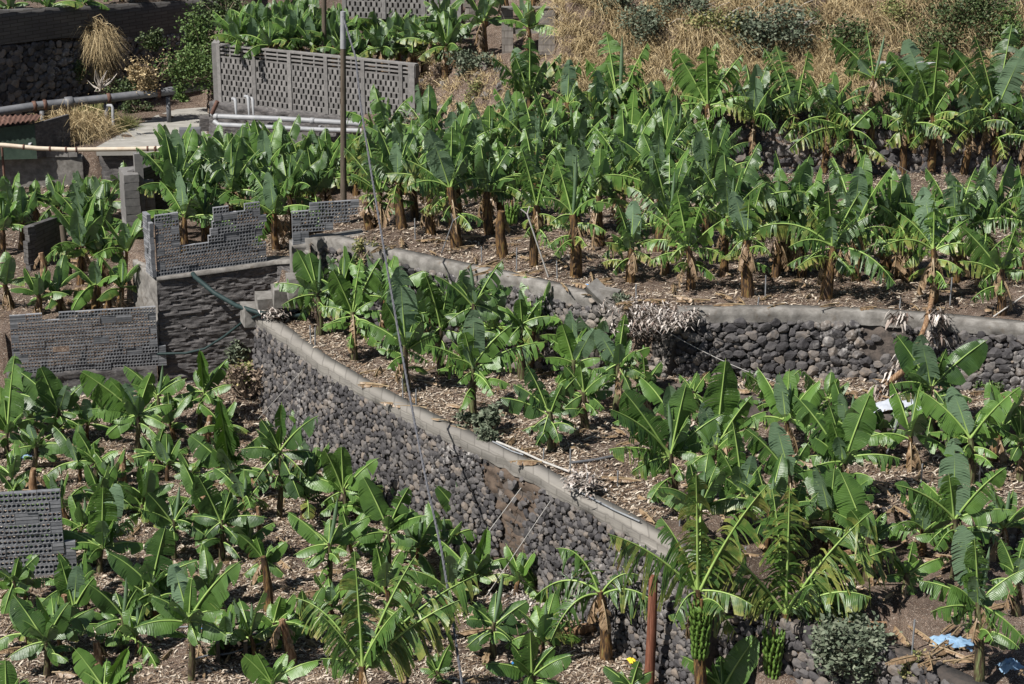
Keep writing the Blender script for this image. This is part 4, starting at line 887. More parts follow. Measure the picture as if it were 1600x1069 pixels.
row([286, 330, 438], 395, ZL, .95, 1.2, GH, "right behind the broken U-shaped screen", torn=.55, n=10)
row(rng(275, 500, 6), 365, ZL, 1.05, 1.2, GH, "in the second row behind the U-shaped screen", torn=.55, n=11)
row(rng(290, 505, 6), 335, ZL, 1.05, 1.2, GH, "in the third row behind the U-shaped screen", torn=.55, n=11)
row(rng(312, 560, 6), 308, ZL, .9, 1.1, GH, "in the fourth row behind the U-shaped screen", torn=.55, n=11)
row(rng(290, 600, 7), 284, ZL, .65, 1.0, GH, "in the last row before the cream pipe", torn=.55, n=11)
GL = "banana plants left of the hollow-block screen"
row([12, 60, 100, 145, 190], 485, ZLL, .55, .9, GL, "right behind the long low screen", torn=.25, n=7)
row([130, 160, 195], 445, ZLL, .85, 1.1, GL, "right of the small ragged wall", torn=.4, n=9)
row([8, 32, 118, 145, 172], 395, ZLL, .8, 1.1, GL, "in the row beside the small ragged wall", torn=.4, n=10)
row([18, 60, 95, 130, 165], 350, ZLL, .5, .85, GL, "in the row behind the small ragged wall", torn=.4, n=10)
row([150, 195, 232], 322, ZLL, .4, .8, GL, "under the pale track's broken kerb", torn=.35, n=9)
GD = "distant banana plants above the long pierced screen"
row(rng(372, 690, 14), 122, 4.4, 0.90, .85, GD, "in the row right above the long pierced screen", torn=.5, n=12)
row(rng(365, 700, 14), 100, 4.4, 0.90, .85, GD, "in the middle row above the long pierced screen", torn=.5, n=12)
row(rng(385, 690, 13), 80, 4.4, 0.85, .85, GD, "in the back row above the long pierced screen", torn=.5, n=12)
row([752, 822], 92, 5.3, .95, .95, "distant banana plants by the ruined frame", "beside the ruined block doorway", torn=.4, n=10, dead=2)
row([760, 790, 835], 40, 5.35, 1.0, 1.0, "distant banana plants by the ruined frame", "behind the ruined block doorway", torn=.4, n=10)
row([20, 75, 130, 190, 245, 300], 16, 5.5, .2, .9, "distant banana plants above the shaded wall", "above the shaded wall, along the top edge", torn=.3, n=9, dead=0)

# cut stumps with ragged sheaths
def stump(bx, by, tx, ty, r, z, label, rag=4, m=None):
    b0 = gpt(bx, by, z); t0 = atd(tx, ty, b0.y + R.uniform(-.1, .1)); e = empty("banana_stump", b0, label, "stump", "cut banana stumps")
    P, rr = trunk(e, b0, t0, r, "trunk", m or M_STUMP)
    d = MB()
    for k in range(rag):
        az = R.uniform(0, 6.28); p = np.array(t0[:]) - Zv * R.uniform(0, .15)
        leaf(d, p, np.array((math.cos(az) * .22, math.sin(az) * .22, R.uniform(-.5, -.15))), .07, 1.0, (math.cos(az), math.sin(az), .3), .6, .4, 1.3, rib=False)
    d.build("dry_sheath", [M_DEAD], e)
for a in ((420, 955, 411, 870, .085, 0, "leaning greenish cut stump with torn hanging sheaths, middle of the lower terrace", 5, M_TRUNK),
          (98, 985, 100, 930, .08, 0, "cut brown stump beside the small plant with twin upright leaves", 4),
          (152, 1045, 150, 1003, .08, 0, "pale frayed stump near the bottom edge, left of the thin rolled shoot", 4),
          (404, 855, 402, 792, .055, 0, "thin pale stump standing alone in the litter", 1),
          (320, 830, 316, 776, .09, 0, "thick brown stump behind the leaning-leaf plant", 3),
          (193, 765, 193, 706, .085, 0, "pale split stump left of the short-leaved plant", 4),
          (53, 770, 53, 732, .085, 0, "light bent stump rising behind the close screen on the left edge", 3),
          (457, 1035, 440, 968, .085, 0, "frayed grey-brown stump leaning over the black pipes", 6),
          (322, 690, 328, 650, .08, 0, "rotting brown stump by the dry twig ball", 3),
          (578, 358, 572, 316, .10, Z2, "orange cut trunk at the end of the stepped screen by the pole", 4, M_TRUNK),
          (786, 400, 783, 330, .12, Z2, "thick cut trunk with yellow-green sides on the upper terrace", 4, M_TRUNK),
          (70, 445, 64, 395, .10, ZLL, "bent pale dead trunk by the small ragged wall", 5),
          (150, 470, 153, 425, .12, ZLL, "orange-brown frayed stump behind the long low screen", 6),
          (165, 492, 172, 462, .09, ZLL, "yellow cut trunk just above the long low screen", 2, M_TRUNK),
          (205, 1100, 205, 1040, .05, 0, "short reddish stump cut by the bottom edge", 2)): stump(*a)

# ------------------------------------------------------------------ pipes, hoses, poles, cables
def pipe(name, label, pts, r, m, cat="pipe", n=10, parts=None, group=None):
    b = MB(); c = Vector(pts[0]); b.tube(pts, r, n); 
    if not parts: return tag(b.build(name, m, org=c), label, cat, group)
    e = empty(name, c, label, cat, group); b.build("pipe_run", m, e); return e
def interp(pts, s):
    P = np.array([p[:] for p in pts]); S = np.concatenate([[0], np.cumsum(np.linalg.norm(np.diff(P, axis=0), axis=1))]); s *= S[-1]
    return Vector([np.interp(s, S, P[:, k]) for k in range(3)])
def collars(e, pts, ss, r, m, w=.05):
    for s_ in ss:
        a = interp(pts, s_); d = (interp(pts, min(1, s_ + .01)) - interp(pts, max(0, s_ - .01))).normalized(); b = MB(); b.tube([a - d * w, a - d * w * .9, a + d * w * .9, a + d * w], [r * .9, r, r, r * .9], 10); b.build("collar", m, e)
bp = [atd(-60, 184, 58.4), atd(0, 174, 58.8), atd(60, 165, 59.3), atd(165, 154, 60), atd(260, 143, 60.6), atd(352, 129, 61.2)]
e = pipe("water_main", "", bp, .125, M_PIPE_D, parts=1); tag(e, "thick dark grey water pipe running below the shaded wall at the upper left", "pipe")
collars(e, bp, (.27, .31, .55, .74), .155, M_RUST, .05); collars(e, bp, (.40,), .17, M_PIPE_D, .12)
for x, y in ((65, 166), (262, 144), (165, 155)):
    p = atd(x, y, 60 if x < 200 else 60.6); b = MB(); b.box((p.x, p.y, (p.z + ZB) / 2 - .1), .12, .12, p.z - ZB - .1); b.build("support", M_PIPE_D, e)
cp = [atd(-30, 225, 56.2), atd(8, 227, 56.2), atd(60, 232, 56.3), atd(112, 234, 56.3), atd(200, 233, 56.5), atd(300, 231, 56.6), atd(400, 227, 56.7), atd(520, 219, 56.8), atd(600, 214, 56.9)]
e = pipe("cream_pipe", "", cp, .062, M_PIPE_C, parts=1); tag(e, "long cream pipe with dark clamps crossing above the grey rendered wall", "pipe"); collars(e, cp, (.105, .17, .21, .235, .41, .43, .62), .078, M_RUST, .025)
for x in (3, 242, 345): p = atd(x, 230, 56.5); b = MB(); b.tube([p, Vector((p.x, p.y, hz(p.x, p.y) - .1))], .035, 6); b.build("support", M_RUST, e)
gp = [atd(331, 178, 56.4), atd(338, 182, 56.3), atd(440, 186, 55.9), atd(540, 192, 55.6), atd(625, 199, 55.3), atd(652, 202, 55.3)]
e = pipe("irrigation_pipe", "", gp, .075, M_PIPE_L, parts=1); tag(e, "upper of two pale grey pipes in front of the mortared rubble base", "pipe", "pale grey pipes below the pierced screen")
for x, yt in ((368, 158), (388, 154), (395, 157)):
    b = MB(); p = atd(x, yt, 56.35); b.tube([p + Vector((-.12, .3, .0)), p + Vector((-.03, .1, .03)), p, Vector((p.x, p.y, atd(x, 200, 56.3).z))], .05, 8); b.build("riser", M_PIPE_L, e)
collars(e, gp, (.03, .5), .09, M_PIPE_L, .06)
b = MB(); p = atd(340, 158, 56.3); b.tube([p, atd(331, 178, 56.3)], .06, 8); b.build("riser", M_RUST, e)
gp = [atd(335, 190, 56.2), atd(341, 195, 56.1), atd(400, 198, 55.9), atd(500, 203, 55.6), atd(612, 206, 55.2)]
e = pipe("irrigation_pipe", "", gp, .07, M_PIPE_L, parts=1); tag(e, "lower of two pale grey pipes in front of the mortared rubble base", "pipe", "pale grey pipes below the pierced screen")
for x in (340, 390, 500): p = atd(x, 196, 56.1); b = MB(); b.tube([p, Vector((p.x, p.y, p.z - .75))], .045, 8); b.build("support", M_PIPE_L, e)
pp = [atd(168, 165, 59.2), atd(174, 165, 59.1), atd(176, 168, 59.1), atd(177, 196, 59.0)]; pipe("standpipe", "thin grey bent standpipe between the thick pipe and the pale track", pp, .045, M_PIPE_L)
pp = [atd(-20, 222, 56.9), atd(25, 221, 56.9), atd(42, 223, 56.9), atd(50, 227, 56.8)]; pipe("grey_pipe_end", "short thick pale pipe end over the left start of the cream pipe", pp, .08, M_PIPE_L)
pp = [at(905, 193, 4.75) + Vector((0, 0, .1)), at(970, 188, 4.9), at(1060, 174, 5.0), at(1080, 172, 5.0)]; pipe("white_pipe", "white pipe glimpsed behind the tallest twin-leaved plant of the top row", pp, .075, M_PIPE_L)
pp = [at(1300, 171, 5.0), at(1500, 171, 5.0)]; pipe("white_pipe", "thin white pipe behind the ragged leaning plant in the top row", pp, .055, M_PIPE_L)
pp = [at(1370, 99, 6.2), at(1500, 101, 6.2)]; pipe("white_pipe", "white pipe high on the hillside behind the bent-over pale leaf", pp, .06, M_PIPE_L)
hp = [CORN + Vector((.8, .05, .12)), atd(305, 433, CORN.y - .15), atd(335, 458, CORN.y - .55), atd(370, 478, CORN.y - .9), at(405, 489, 2.3), at(430, 492, 2.2), at(470, 493, 2.2), at(490, 491, 2.2)]
pipe("green_hose", "thick dark green hose sagging from the hollow-block screen to the wall corner", hp, .052, M_HOSE, "hose")
hp = [atd(243, 553, CORN.y - .1), atd(290, 552, CORN.y - .3), atd(320, 545, CORN.y - .4), atd(350, 526, CORN.y - .5), atd(380, 503, CORN.y - .6), at(406, 492, 2.3)]
pipe("thin_hose", "thinner grey-green hose curving along the dark retaining wall to the corner", hp, .028, M_HOSE, "hose")
hp = [at(470, 487, 2.2), at(520, 482, 2.2), at(620, 520, 2.15)]; pipe("thin_hose", "straight green hose disappearing behind the plants at the wall corner", hp, .025, M_HOSE, "hose")
e = empty("power_pole", gpt(537, 350, Z2 - .3), "long weathered pole with a pale metal top, rising past the far screen wall", "pole")
p0 = gpt(537, 350, Z2 - .3); ptop = atd(536, 18, p0.y)
b = MB(); b.tube([p0, p0.lerp(ptop, .5), p0.lerp(ptop, .84)], [.075, .065, .06], 10); b.build("shaft", M_POLE, e)
b = MB(); b.tube([p0.lerp(ptop, .83), ptop], [.065, .06], 10); b.build("metal_top", M_PIPE_L, e)
q0 = Vector((atd(506, 90, 57.5).x, 57.5, 4.3)); b = MB(); b.tube([q0, atd(506, -40, 57.5)], .07, 10); tag(b.build("power_pole", M_POLE, org=q0), "dark shorter pole behind the far screen wall, cut by the top edge", "pole")
cpts = [(548, 22), (556, 90), (563, 160), (577, 250), (590, 330), (607, 430), (626, 540), (648, 660), (668, 760), (690, 860), (706, 960), (722, 1069), (735, 1140)]
cd = []
for i, (x, y) in enumerate(cpts): t = i / (len(cpts) - 1); cd.append(atd(x, y, p0.y - .1 + (26 - p0.y) * t ** 1.1))
cd[0] = ptop - Vector((0, .05, .1))
e = empty("overhead_cable", cd[0], "grey twisted cable sagging from the long pole down across the whole terrace", "cable")
for ph in (0, 2.09, 4.18):
    b = MB(); n = 700; P = []
    for k in range(n + 1):
        q = interp(cd, k / n); a = k * .45 + ph; P.append(q + Vector((math.cos(a) * .011, math.sin(a) * .011 * .5, math.sin(a) * .011)))
    b.tube(P, .012, 5, cap=False); b.build("strand", M_CABLE, e)
def cord(name, label, a, b_, r=.007, m=M_CORD, sag=.0, group="white guy cords"):
    P = [a.lerp(b_, t) - Vector((0, 0, sag * 4 * t * (1 - t))) for t in [k / 12 for k in range(13)]]
    b = MB(); b.tube(P, r, 6); return tag(b.build(name, m, org=a), label, "cord", group)
cord("guy_cord", "white cord from a steel stake over the gap in the diagonal wall, left one", at(849, 716, 2.25), gpt(700, 915, 0))
cord("guy_cord", "white cord slanting beside the wall gap, right one, down to the straw heap", at(885, 746, 2.25), gpt(757, 935, 0))
cord("guy_cord", "short pale cord against the stones behind the palm-like plant", at(966, 862, 1.3) + Vector((0, 0, .02)), atd(930, 915, 33.5))
cord("guy_cord", "thin pale cord slanting over the stones by the dry twig ball", at(481, 568, 2.0) + Vector((-.1, -.15, -.1)), gpt(402, 655, 0))
cord("guy_cord", "pale cord from the bunch-bearing top-row plant down to the upper terrace", atd(1109, 178, at(1106, 258, Z2).y - .2), gpt(1180, 262, Z2))
cord("guy_cord", "pale cord running down from the ragged leaning plant of the top row", atd(1370, 238, at(1330, 277, Z2).y), gpt(1425, 262, Z2))
cord("guy_cord", "long white cord hanging over the large-stone wall to the bank", at(1030, 500, 3.5) + Vector((0, -.5, 0)), gpt(1255, 612, Z1B) + Vector((0, 0, .05)), sag=.12)
cord("guy_cord", "pale cord from the tattered plant with the larger bunch to the ground", atd(1096, 925, 31.2), gpt(1160, 1003, 0) + Vector((0, -1.0, .05)))
cord("guy_cord", "vertical cord hanging from the widest tattered plant past its bunch", atd(1225, 962, 31.6), atd(1226, 1100, 31.2), .014)
cord("guy_cord", "pale cord from the palm-like plant towards the rusty wooden post", atd(953, 938, 33.2), atd(1012, 1008, 32.0))
def prop(label, a, b_, r=.018, m=M_METAL): 
    b = MB(); b.tube([a, b_], r, 6); 
    d = (b_ - a).normalized(); s_ = d.cross(Vector((0, 1, 0))).normalized()
    b.tube([b_, b_ + d * .14 + s_ * .09], r * .8, 6); b.tube([b_, b_ + d * .14 - s_ * .09], r * .8, 6)
    return tag(b.build("forked_prop", m, org=a), label, "prop", "props and stakes")
prop("leaning white prop with a forked top on the upper terrace", gpt(857, 434, Z2), atd(824, 335, at(850, 434, Z2).y), m=M_CORD)
prop("thin grey prop leaning against an upper terrace trunk above the coping", gpt(690, 396, Z2), atd(708, 345, at(700, 396, Z2).y), .012)
prop("leaning grey forked prop below the white bag", gpt(1383, 718, Z1), atd(1407, 645, at(1383, 718, Z1).y))
prop("grey forked prop behind the tattered plants at the lower right", gpt(1164, 862, Z1C), atd(1177, 832, at(1164, 862, Z1C).y))
prop("grey stick leaning at the right end of the beam", gpt(1552, 496, Z2), atd(1600, 462, at(1552, 494, Z2).y), .014, M_CORD)
for (x, y, z, h, lab) in ((649, 376, Z2, .45, "thin steel stake at the curved coping near the second trunk"), (753, 410, Z2, .33, "steel stake between two trunks above the curved coping"), (807, 423, Z2, .5, "steel stake beside the long brown trunk above the coping"), (871, 437, Z2, .38, "steel stake left of the thickest dark trunk"),
        (994, 470, Z2, .32, "lone steel stake above the rubble of the slumped wall"), (1184, 474, 3.85, .12, "short pale stake stump on the grey concrete beam"), (1196, 463, Z2, .45, "steel stake right behind the grey concrete beam"), (1405, 483, Z2, .25, "small dark stake behind the beam near the dead leaves"), (1484, 478, Z2, .55, "tall steel stake near the right end of the beam"),
        (486, 540, 2.1, .4, "left one of two steel stakes at the diagonal coping's start"), (492, 541, 2.1, .42, "right one of two steel stakes at the diagonal coping's start"), (630, 628, 2.1, .45, "steel stake by the cable on the diagonal coping"), (650, 640, 2.1, .4, "steel stake right of the cable on the diagonal coping"),
        (891, 738, 2.2, .45, "steel stake holding the right cord on the diagonal coping"), (849, 718, 2.2, .22, "short steel stake holding the left cord on the diagonal coping"), (917, 772, 2.1, .38, "steel stake in the litter behind the diagonal coping"), (1062, 822, 2.1, .42, "dark steel stake behind the lower end of the coping"), (1439, 756, Z1, .38, "steel stake in open litter below the white bag"),
        (1530, 757, Z1, .38, "steel stake beside the plant right of the white bag"), (1425, 1022, Z1C, .5, "dark iron stake near the light blue plastic"), (320, 975, 0, .5, "steel stake near the bundle of black pipes"), (965, 760, Z1, .3, "small stake right of the litter patch")):
    p = gpt(x, y, z) if z not in (3.85,) else at(x, y, z); b = MB(); b.tube([p - Vector((0, 0, .1)), p + Vector((R.uniform(-.02, .02), 0, h))], .015, 6); tag(b.build("steel_stake", M_METAL, org=p), lab, "stake", "props and stakes")
b = MB(); p = at(1020, 1240, 0.0); pt = atd(1021, 900, 29.2); pb = Vector((pt.x - .03, pt.y, 0)); b.tube([pb, pb.lerp(pt, .5) + Vector((.008, 0, 0)), pt - Vector((0, 0, .04)), pt], [.085, .078, .07, .055], 14); tag(b.build("wooden_post", M_WOOD, org=pb), "reddish-brown wooden post standing at the bottom edge", "post")
b = MB(); p = gpt(1068, 838, Z1); p = gpt(1074, 823, Z1); b.tube([p, p + Vector((.02, 0, .55))], .03, 6)
tag(b.build("cut_green_shoot", M_RIB, org=p), "thin cut green shoot at the lower end of the diagonal coping", "shoot")
# white irrigation tube lying on the coping
hp = [at(776, 690, 2.2), at(820, 708, 2.2), at(850, 722, 2.2), at(890, 737, 2.2)]; pipe("white_tube", "white tube lying along the diagonal coping up to the cords", hp, .02, M_CORD)
hp = [at(770, 690, 2.18), at(800, 705, 2.18), at(818, 711, 2.18)]; pipe("white_tube", "second short white tube beside the first on the coping", hp, .015, M_METAL)
hp = [at(893, 762, 2.2), at(960, 797, 2.2), at(1000, 815, 2.2)]; pipe("thin_hose", "thin grey hose lying on the lower part of the diagonal coping", hp, .016, M_METAL)
hp = [gpt(893, 728, Z1), gpt(930, 720, Z1), gpt(970, 712, Z1)]; pipe("black_hose", "black drip hose on the soil behind the cord stakes", [q + Vector((0, 0, .03)) for q in hp], .028, M_PIPE_D)
e = empty("pipe_bundle", gpt(330, 985, 0), "bundle of thin black and grey irrigation tubes lying across the litter, bottom left", "pipes")
for k, (a, b_) in enumerate((((250, 972), (465, 968)), ((262, 985), (470, 975)), ((330, 1008), (520, 978)), ((340, 1012), (500, 988)), ((300, 1045), (440, 1010)), ((380, 1002), (530, 985)))):
    P = []
    for t in [i / 14 for i in range(15)]:
        q = gpt(a[0] + (b_[0] - a[0]) * t, a[1] + (b_[1] - a[1]) * t + 2 * math.sin(t * 7 + k), 0); P.append(q + Vector((0, 0, .05 + .02 * k)))
    b = MB(); b.tube(P, .016, 6); b.build("tube", M_METAL if k % 2 else M_PIPE_D, e)
e = empty("sluice_box", gpt(365, 1015, 0), "dark open wooden irrigation box sunk in the litter beside the black tubes", "box")
c = gpt(362, 1035, 0)
for (dx, dy, w, d_) in ((-.55, .3, .08, .7), (.0, .3, .08, .7), (-.27, .62, .6, .06)): b = MB(); b.box((c.x + dx * .8 + .2, c.y + dy * .8, c.z + .15), w * .8, d_ * .8, .42, .12, jit=.01); b.build("side_board", M_POLE, e, smooth=False)
b = MB(); b.box((c.x - .1, c.y + .66, c.z + .42), .34, .22, .03, .12, jit=.01); b.build("lid_board", M_POLE, e, smooth=False)
# shed at the upper left
sh = empty("tin_shed", at(0, 235, ZB), "low shed with a rusty corrugated roof, clipped by the left edge", "shed")
b = MB(); r0 = [atd(-60, 189, 57.6), atd(66, 184, 57.8)]; r1 = [atd(-60, 208, 56.4), atd(60, 193, 56.6)]; n = 60
V = []; 
for i in range(n + 1):
    t = i / n; a = r0[0].lerp(r0[1], t); c = r1[0].lerp(r1[1], t); w = .03 * math.sin(i * 1.6)
    V += [(a.x, a.y, a.z + w + .1), (c.x, c.y, c.z + w + .1), (a.x, a.y, a.z + w + .085), (c.x, c.y, c.z + w + .085)]
b.add(V, [(4 * i, 4 * i + 1, 4 * i + 5, 4 * i + 4) for i in range(n)] + [(4 * i + 2, 4 * i + 6, 4 * i + 7, 4 * i + 3) for i in range(n)]); b.build("corrugated_roof", M_RUST, sh)
b = MB(); a = atd(-60, 206, 56.6); c = atd(54, 194, 56.8); slab(b, [Vector((a.x, 56.6, a.z)), Vector((c.x, 56.8, c.z))], ZB - .2, .08, 0, .0); b.build("green_front", M_GREENP, sh, smooth=False)
b = MB(); slab(b, [Vector((c.x, 56.8, c.z)), Vector((c.x + .75, 57.9, c.z + .05))], ZB - .2, .1, 0, .01); b.build("side_wall", M_CONC_D, sh, smooth=False)
# small things by the track
slabbox("block_stub", "brown block stub with a rusty panel at the near end of the pale track", "block", 297, 214, 2.6, (.62, .4, .5), 0, 0, 6, M_PIPE_D); slabbox("mossy_boulder", "mossy rounded boulder beside the pipe bend and track", "boulder", 322, 196, 2.6, (.4, .4, .5), 4, 8, 10, M_CONC_D)

# ------------------------------------------------------------------ plastic, straw, dead trunks
def cloth(name, label, px, py, z, sx, sy, hgt, m, rz=0, cat="plastic sheet", group=None, seed=0):
    c = gpt(px, py, z); b = MB(); n = 14; V = []
    for i in range(n + 1):
        for j in range(n + 1):
            u, v = i / n - .5, j / n - .5; k = 1 - .35 * noise.noise(Vector((math.atan2(v, u) * 1.5, seed, 0)))
            x, y = u * sx * k, v * sy * k; X = x * math.cos(rz) - y * math.sin(rz); Y = x * math.sin(rz) + y * math.cos(rz)
            V.append((c.x + X, c.y + Y, c.z + .03 + hgt * (1 - 3 * (u * u + v * v)) * (.6 + .8 * abs(noise.noise(Vector((u * 5, v * 5, seed))))) + .06 * noise.noise(Vector((u * 11, v * 11, seed + 3)))))
    b.add([(q[0] + .05 * noise.noise(Vector((q[0] * 9, q[1] * 9, 1))), q[1] + .05 * noise.noise(Vector((q[0] * 9, q[1] * 9, 5))), q[2]) for q in V], [(i * (n + 1) + j, (i + 1) * (n + 1) + j, (i + 1) * (n + 1) + j + 1, i * (n + 1) + j + 1) for i in range(n) for j in range(n)])
    return tag(b.build(name, m, org=c), label, cat, group)
cloth("white_bag", "flattened white plastic bag on the bank under the hanging dead leaves", 1410, 636, Z1B, 1.15, .4, .16, M_BAG, 0, "bag", seed=1)
cloth("blue_plastic_sheet", "light blue crumpled plastic lying in litter near the lower right corner", 1487, 1008, Z1C, .6, .36, .10, M_BLUE, -.2, seed=2)
cloth("blue_plastic_sheet", "blue plastic scrap at the right edge near the bottom corner", 1578, 1045, Z1C, .34, .3, .10, M_BLUE, .3, seed=3)
cloth("blue_plastic_sheet", "deep blue plastic rag at the bottom beside the oval bright leaf", 812, 1042, 0, .26, .24, .10, M_DBLUE, .3, seed=4)
cloth("blue_plastic_scrap", "light blue scrap among the plants below the long screen", 40, 715, 0, .2, .2, .06, M_BLUE, 0, seed=5)
cloth("blue_plastic_scrap", "small blue scrap beside the black tubes", 320, 986, 0, .14, .12, .05, M_DBLUE, 0, seed=6)
cloth("blue_plastic_scrap", "tiny blue rag at the broken end of the upper coping", 918, 466, Z2 - .1, .12, .12, .05, M_DBLUE, 0, seed=7)
cloth("blue_plastic_scrap", "tiny blue scrap in the pale straw heap at the bottom", 806, 915, 0, .14, .12, .05, M_DBLUE, 0, seed=8)
cloth("white_bag", "crumpled white plastic behind the hose bend at the wall corner", 462, 487, Z1, .5, .3, .12, M_BAG, 0, "bag", seed=9)
def strips(mb, C, n, L, spread, w=.02, lie=.5, fall=0):
    n = int(n * 2.2); L = L * .55; w = w * .8
    for k in range(n):
        a = R.uniform(0, 6.28); p = Vector((C.x + R.gauss(0, spread[0]), C.y + R.gauss(0, spread[1]), C.z + abs(R.gauss(0, spread[2])))); l = L * R.uniform(.5, 1.2)
        d = Vector((math.cos(a), math.sin(a) * .7, R.uniform(-.35, .25) * (1 - lie) - fall)).normalized(); s_ = d.cross(Vector((0, .3, 1))).normalized() * w * R.uniform(.4, 1.3); q = p + d * l * .5 + Vector((0, 0, R.uniform(-.02, .05))); e_ = p + d * l - Vector((0, 0, .05 * l))
        mb.add([p - s_ * .6, p + s_ * .6, q + s_, q - s_, e_ + s_ * .2, e_ - s_ * .2], [(0, 1, 2, 3), (3, 2, 4, 5)])
def straw(name, label, spots, m=M_STRAW, cat="dead leaves", **kw):
    b = MB()
    for (P, n, L, sp) in spots: strips(b, P, n, L, sp, **kw)
    return tag(b.build(name, m, org=spots[0][0]), label, cat, kind=None)
straw("dead_leaf_heap", "heap of pale dead leaf strips spilling over the collapsed stretch of wall", [(at(1000, 480, 3.8), 380, .30, (.26, .25, .05)), (at(1030, 496, 3.7) + Vector((0, -.35, 0)), 300, .32, (.28, .2, .08)), (at(990, 510, 3.3) + Vector((0, -.3, 0)), 240, .32, (.2, .15, .12)), (at(1060, 490, 3.8), 140, .3, (.25, .2, .04))], fall=.35, lie=.3)
straw("dead_leaf_heap", "pale heap of dead leaf strips on the ground below the two cords", [(gpt(815, 900, 0), 500, .35, (.38, .4, .07)), (gpt(840, 935, 0), 250, .3, (.3, .3, .04))])
straw("dead_leaf_heap", "pale dead leaf strips heaped on the coping by the hose bend", [(at(430, 492, 2.25), 90, .35, (.12, .12, .06))])
straw("dead_leaf_heap", "curled dead leaf clump draped over the coping behind the cord stakes", [(at(912, 757, 2.25), 120, .3, (.16, .25, .07))], w=.03)
dt_ = empty("hanging_dead_leaves", at(1440, 490, Z2), "dead banana stem and shredded leaves hanging down over the concrete beam", "dead leaves")
b = MB(); b.tube([at(1458, 462, 3.95), at(1440, 500, 3.9) + Vector((0, -.35, 0)), at(1412, 560, 3.2) + Vector((0, -.5, 0)), atd(1385, 600, at(1400, 497, Z2).y - .9), atd(1362, 640, at(1400, 497, Z2).y - 1.2)], [.05, .05, .06, .07, .03], 8); b.build("stem", M_STUMP, dt_)
b = MB()
for (x, y, yy, n) in ((1405, 500, .35, 40), (1465, 500, .35, 70), (1460, 530, .4, 40), (1400, 590, .8, 80), (1380, 615, 1.0, 80), (1415, 565, .6, 50)): strips(b, atd(x, y, at(1400, 497, Z2).y - yy), n, .42, (.10, .06, .10), .028, .2, .8)
b.build("shredded_leaves", M_STRAW, dt_)
def log(label, a, b_, r, m=M_STUMP):
    b = MB(); P = [a.lerp(b_, t) + Vector((0, 0, r * .8)) for t in (0, .3, .6, 1)]; b.tube(P, [r, r * 1.05, r * .95, r * .8], 10); tag(b.build("fallen_trunk", m, org=a), label, "fallen trunk", "fallen banana trunks")
log("pale fallen trunk lying behind the palm-like plant", gpt(876, 1000, 0), gpt(935, 985, 0), .10)
log("short yellow-brown fallen trunk near the deep blue rag", gpt(838, 1040, 0), gpt(862, 1044, 0), .09)
log("fallen brown trunk section behind the stacked-leaf plant, middle right", gpt(1290, 880, Z1C), gpt(1335, 870, Z1C), .08)
log("fallen trunk on the lower terrace beside the tall rolled-leaf plant", gpt(395, 757, 0), gpt(425, 752, 0), .08)
log("pale curled sheath lying in the lower right litter", gpt(1355, 985, Z1C), gpt(1385, 980, Z1C), .06)
b = MB(); c = gpt(985, 1045, 0)
for a in range(7): rr_ = R.uniform(0, 6.28); b.tube([c + Vector((0, 0, .1)), c + Vector((math.cos(rr_) * .05, math.sin(rr_) * .05, .14)), c + Vector((math.cos(rr_) * .09, math.sin(rr_) * .09, .12))], [.02, .03, .01], 6)
tag(b.build("yellow_flower", simple("yellow_petals", [(.3, (.6, .42, .02)), (.8, (.8, .6, .05))], 8, .6, 0), org=c), "small yellow flower by the rusty wooden post", "flower")

# ------------------------------------------------------------------ loose leaf litter (countless bits)
def litter(name, n, box, cond, smin=.012, smax=.085, m=M_CHIP, seed=1):
    rs = np.random.RandomState(seed); x = rs.uniform(box[0], box[1], n); y = rs.uniform(box[2], box[3], n)
    dens = .45 + .55 * np.sin(x * 1.7 + 2 * np.sin(y * .8)) * np.sin(y * 1.3 + x * .6); k = rs.uniform(size=n) < np.clip(dens + .35, .12, 1)
    x, y = x[k], y[k]; z = height(x, y); px, py = proj((x, y, z)); k = cond(x, y, z) & (px > -120) & (px < 1800) & (py < 1150); x, y, z = x[k], y[k], z[k]; n = len(x)
    a = rs.uniform(0, math.pi, n); L = smin + (smax - smin) * rs.beta(1.3, 2.6, n); w = L * rs.uniform(.08, .34, n); tl = rs.uniform(-.5, .5, n); cu = rs.uniform(-.25, .5, n) * L
    cx, cy = np.cos(a), np.sin(a)
    rows_ = []
    for s_, up in ((-1, 0), (0, 1), (1, 0)):
        for q in (-1, 1):
            tw = 1 if s_ == 0 else .55
            rows_.append(np.stack([x + cx * L * s_ - cy * w * q * tw, y + cy * L * s_ + cx * w * q * tw, z + .015 + up * cu + s_ * tl * L * .5 + q * w * .4 * tl + np.abs(tl) * L * .5], 1))
    V = np.stack(rows_, 1).reshape(-1, 3); o = np.arange(n)[:, None] * 6
    q = np.concatenate([o + np.array([[0, 1, 3, 2]]), o + np.array([[2, 3, 5, 4]])])
    b = MB(); b.add(V, q); return tag(b.build(name, m), kind="stuff")
litter("leaf_litter", 300000, (-10.5, 6.5, 29, 47), lambda x, y, z: z < 1.2, seed=1)
litter("leaf_litter", 300000, (-6, 15, 31, 50), lambda x, y, z: (z > 1.45) & (z < 2.9), seed=2)
litter("leaf_litter", 90000, (-5, 15, 37, 50), lambda x, y, z: (z > 3.6) & (z < 4.1), seed=3)
litter("leaf_litter", 30000, (-14, -6, 44, 60), lambda x, y, z: (z > 1.1) & (z < 1.6), smax=.08, seed=4)

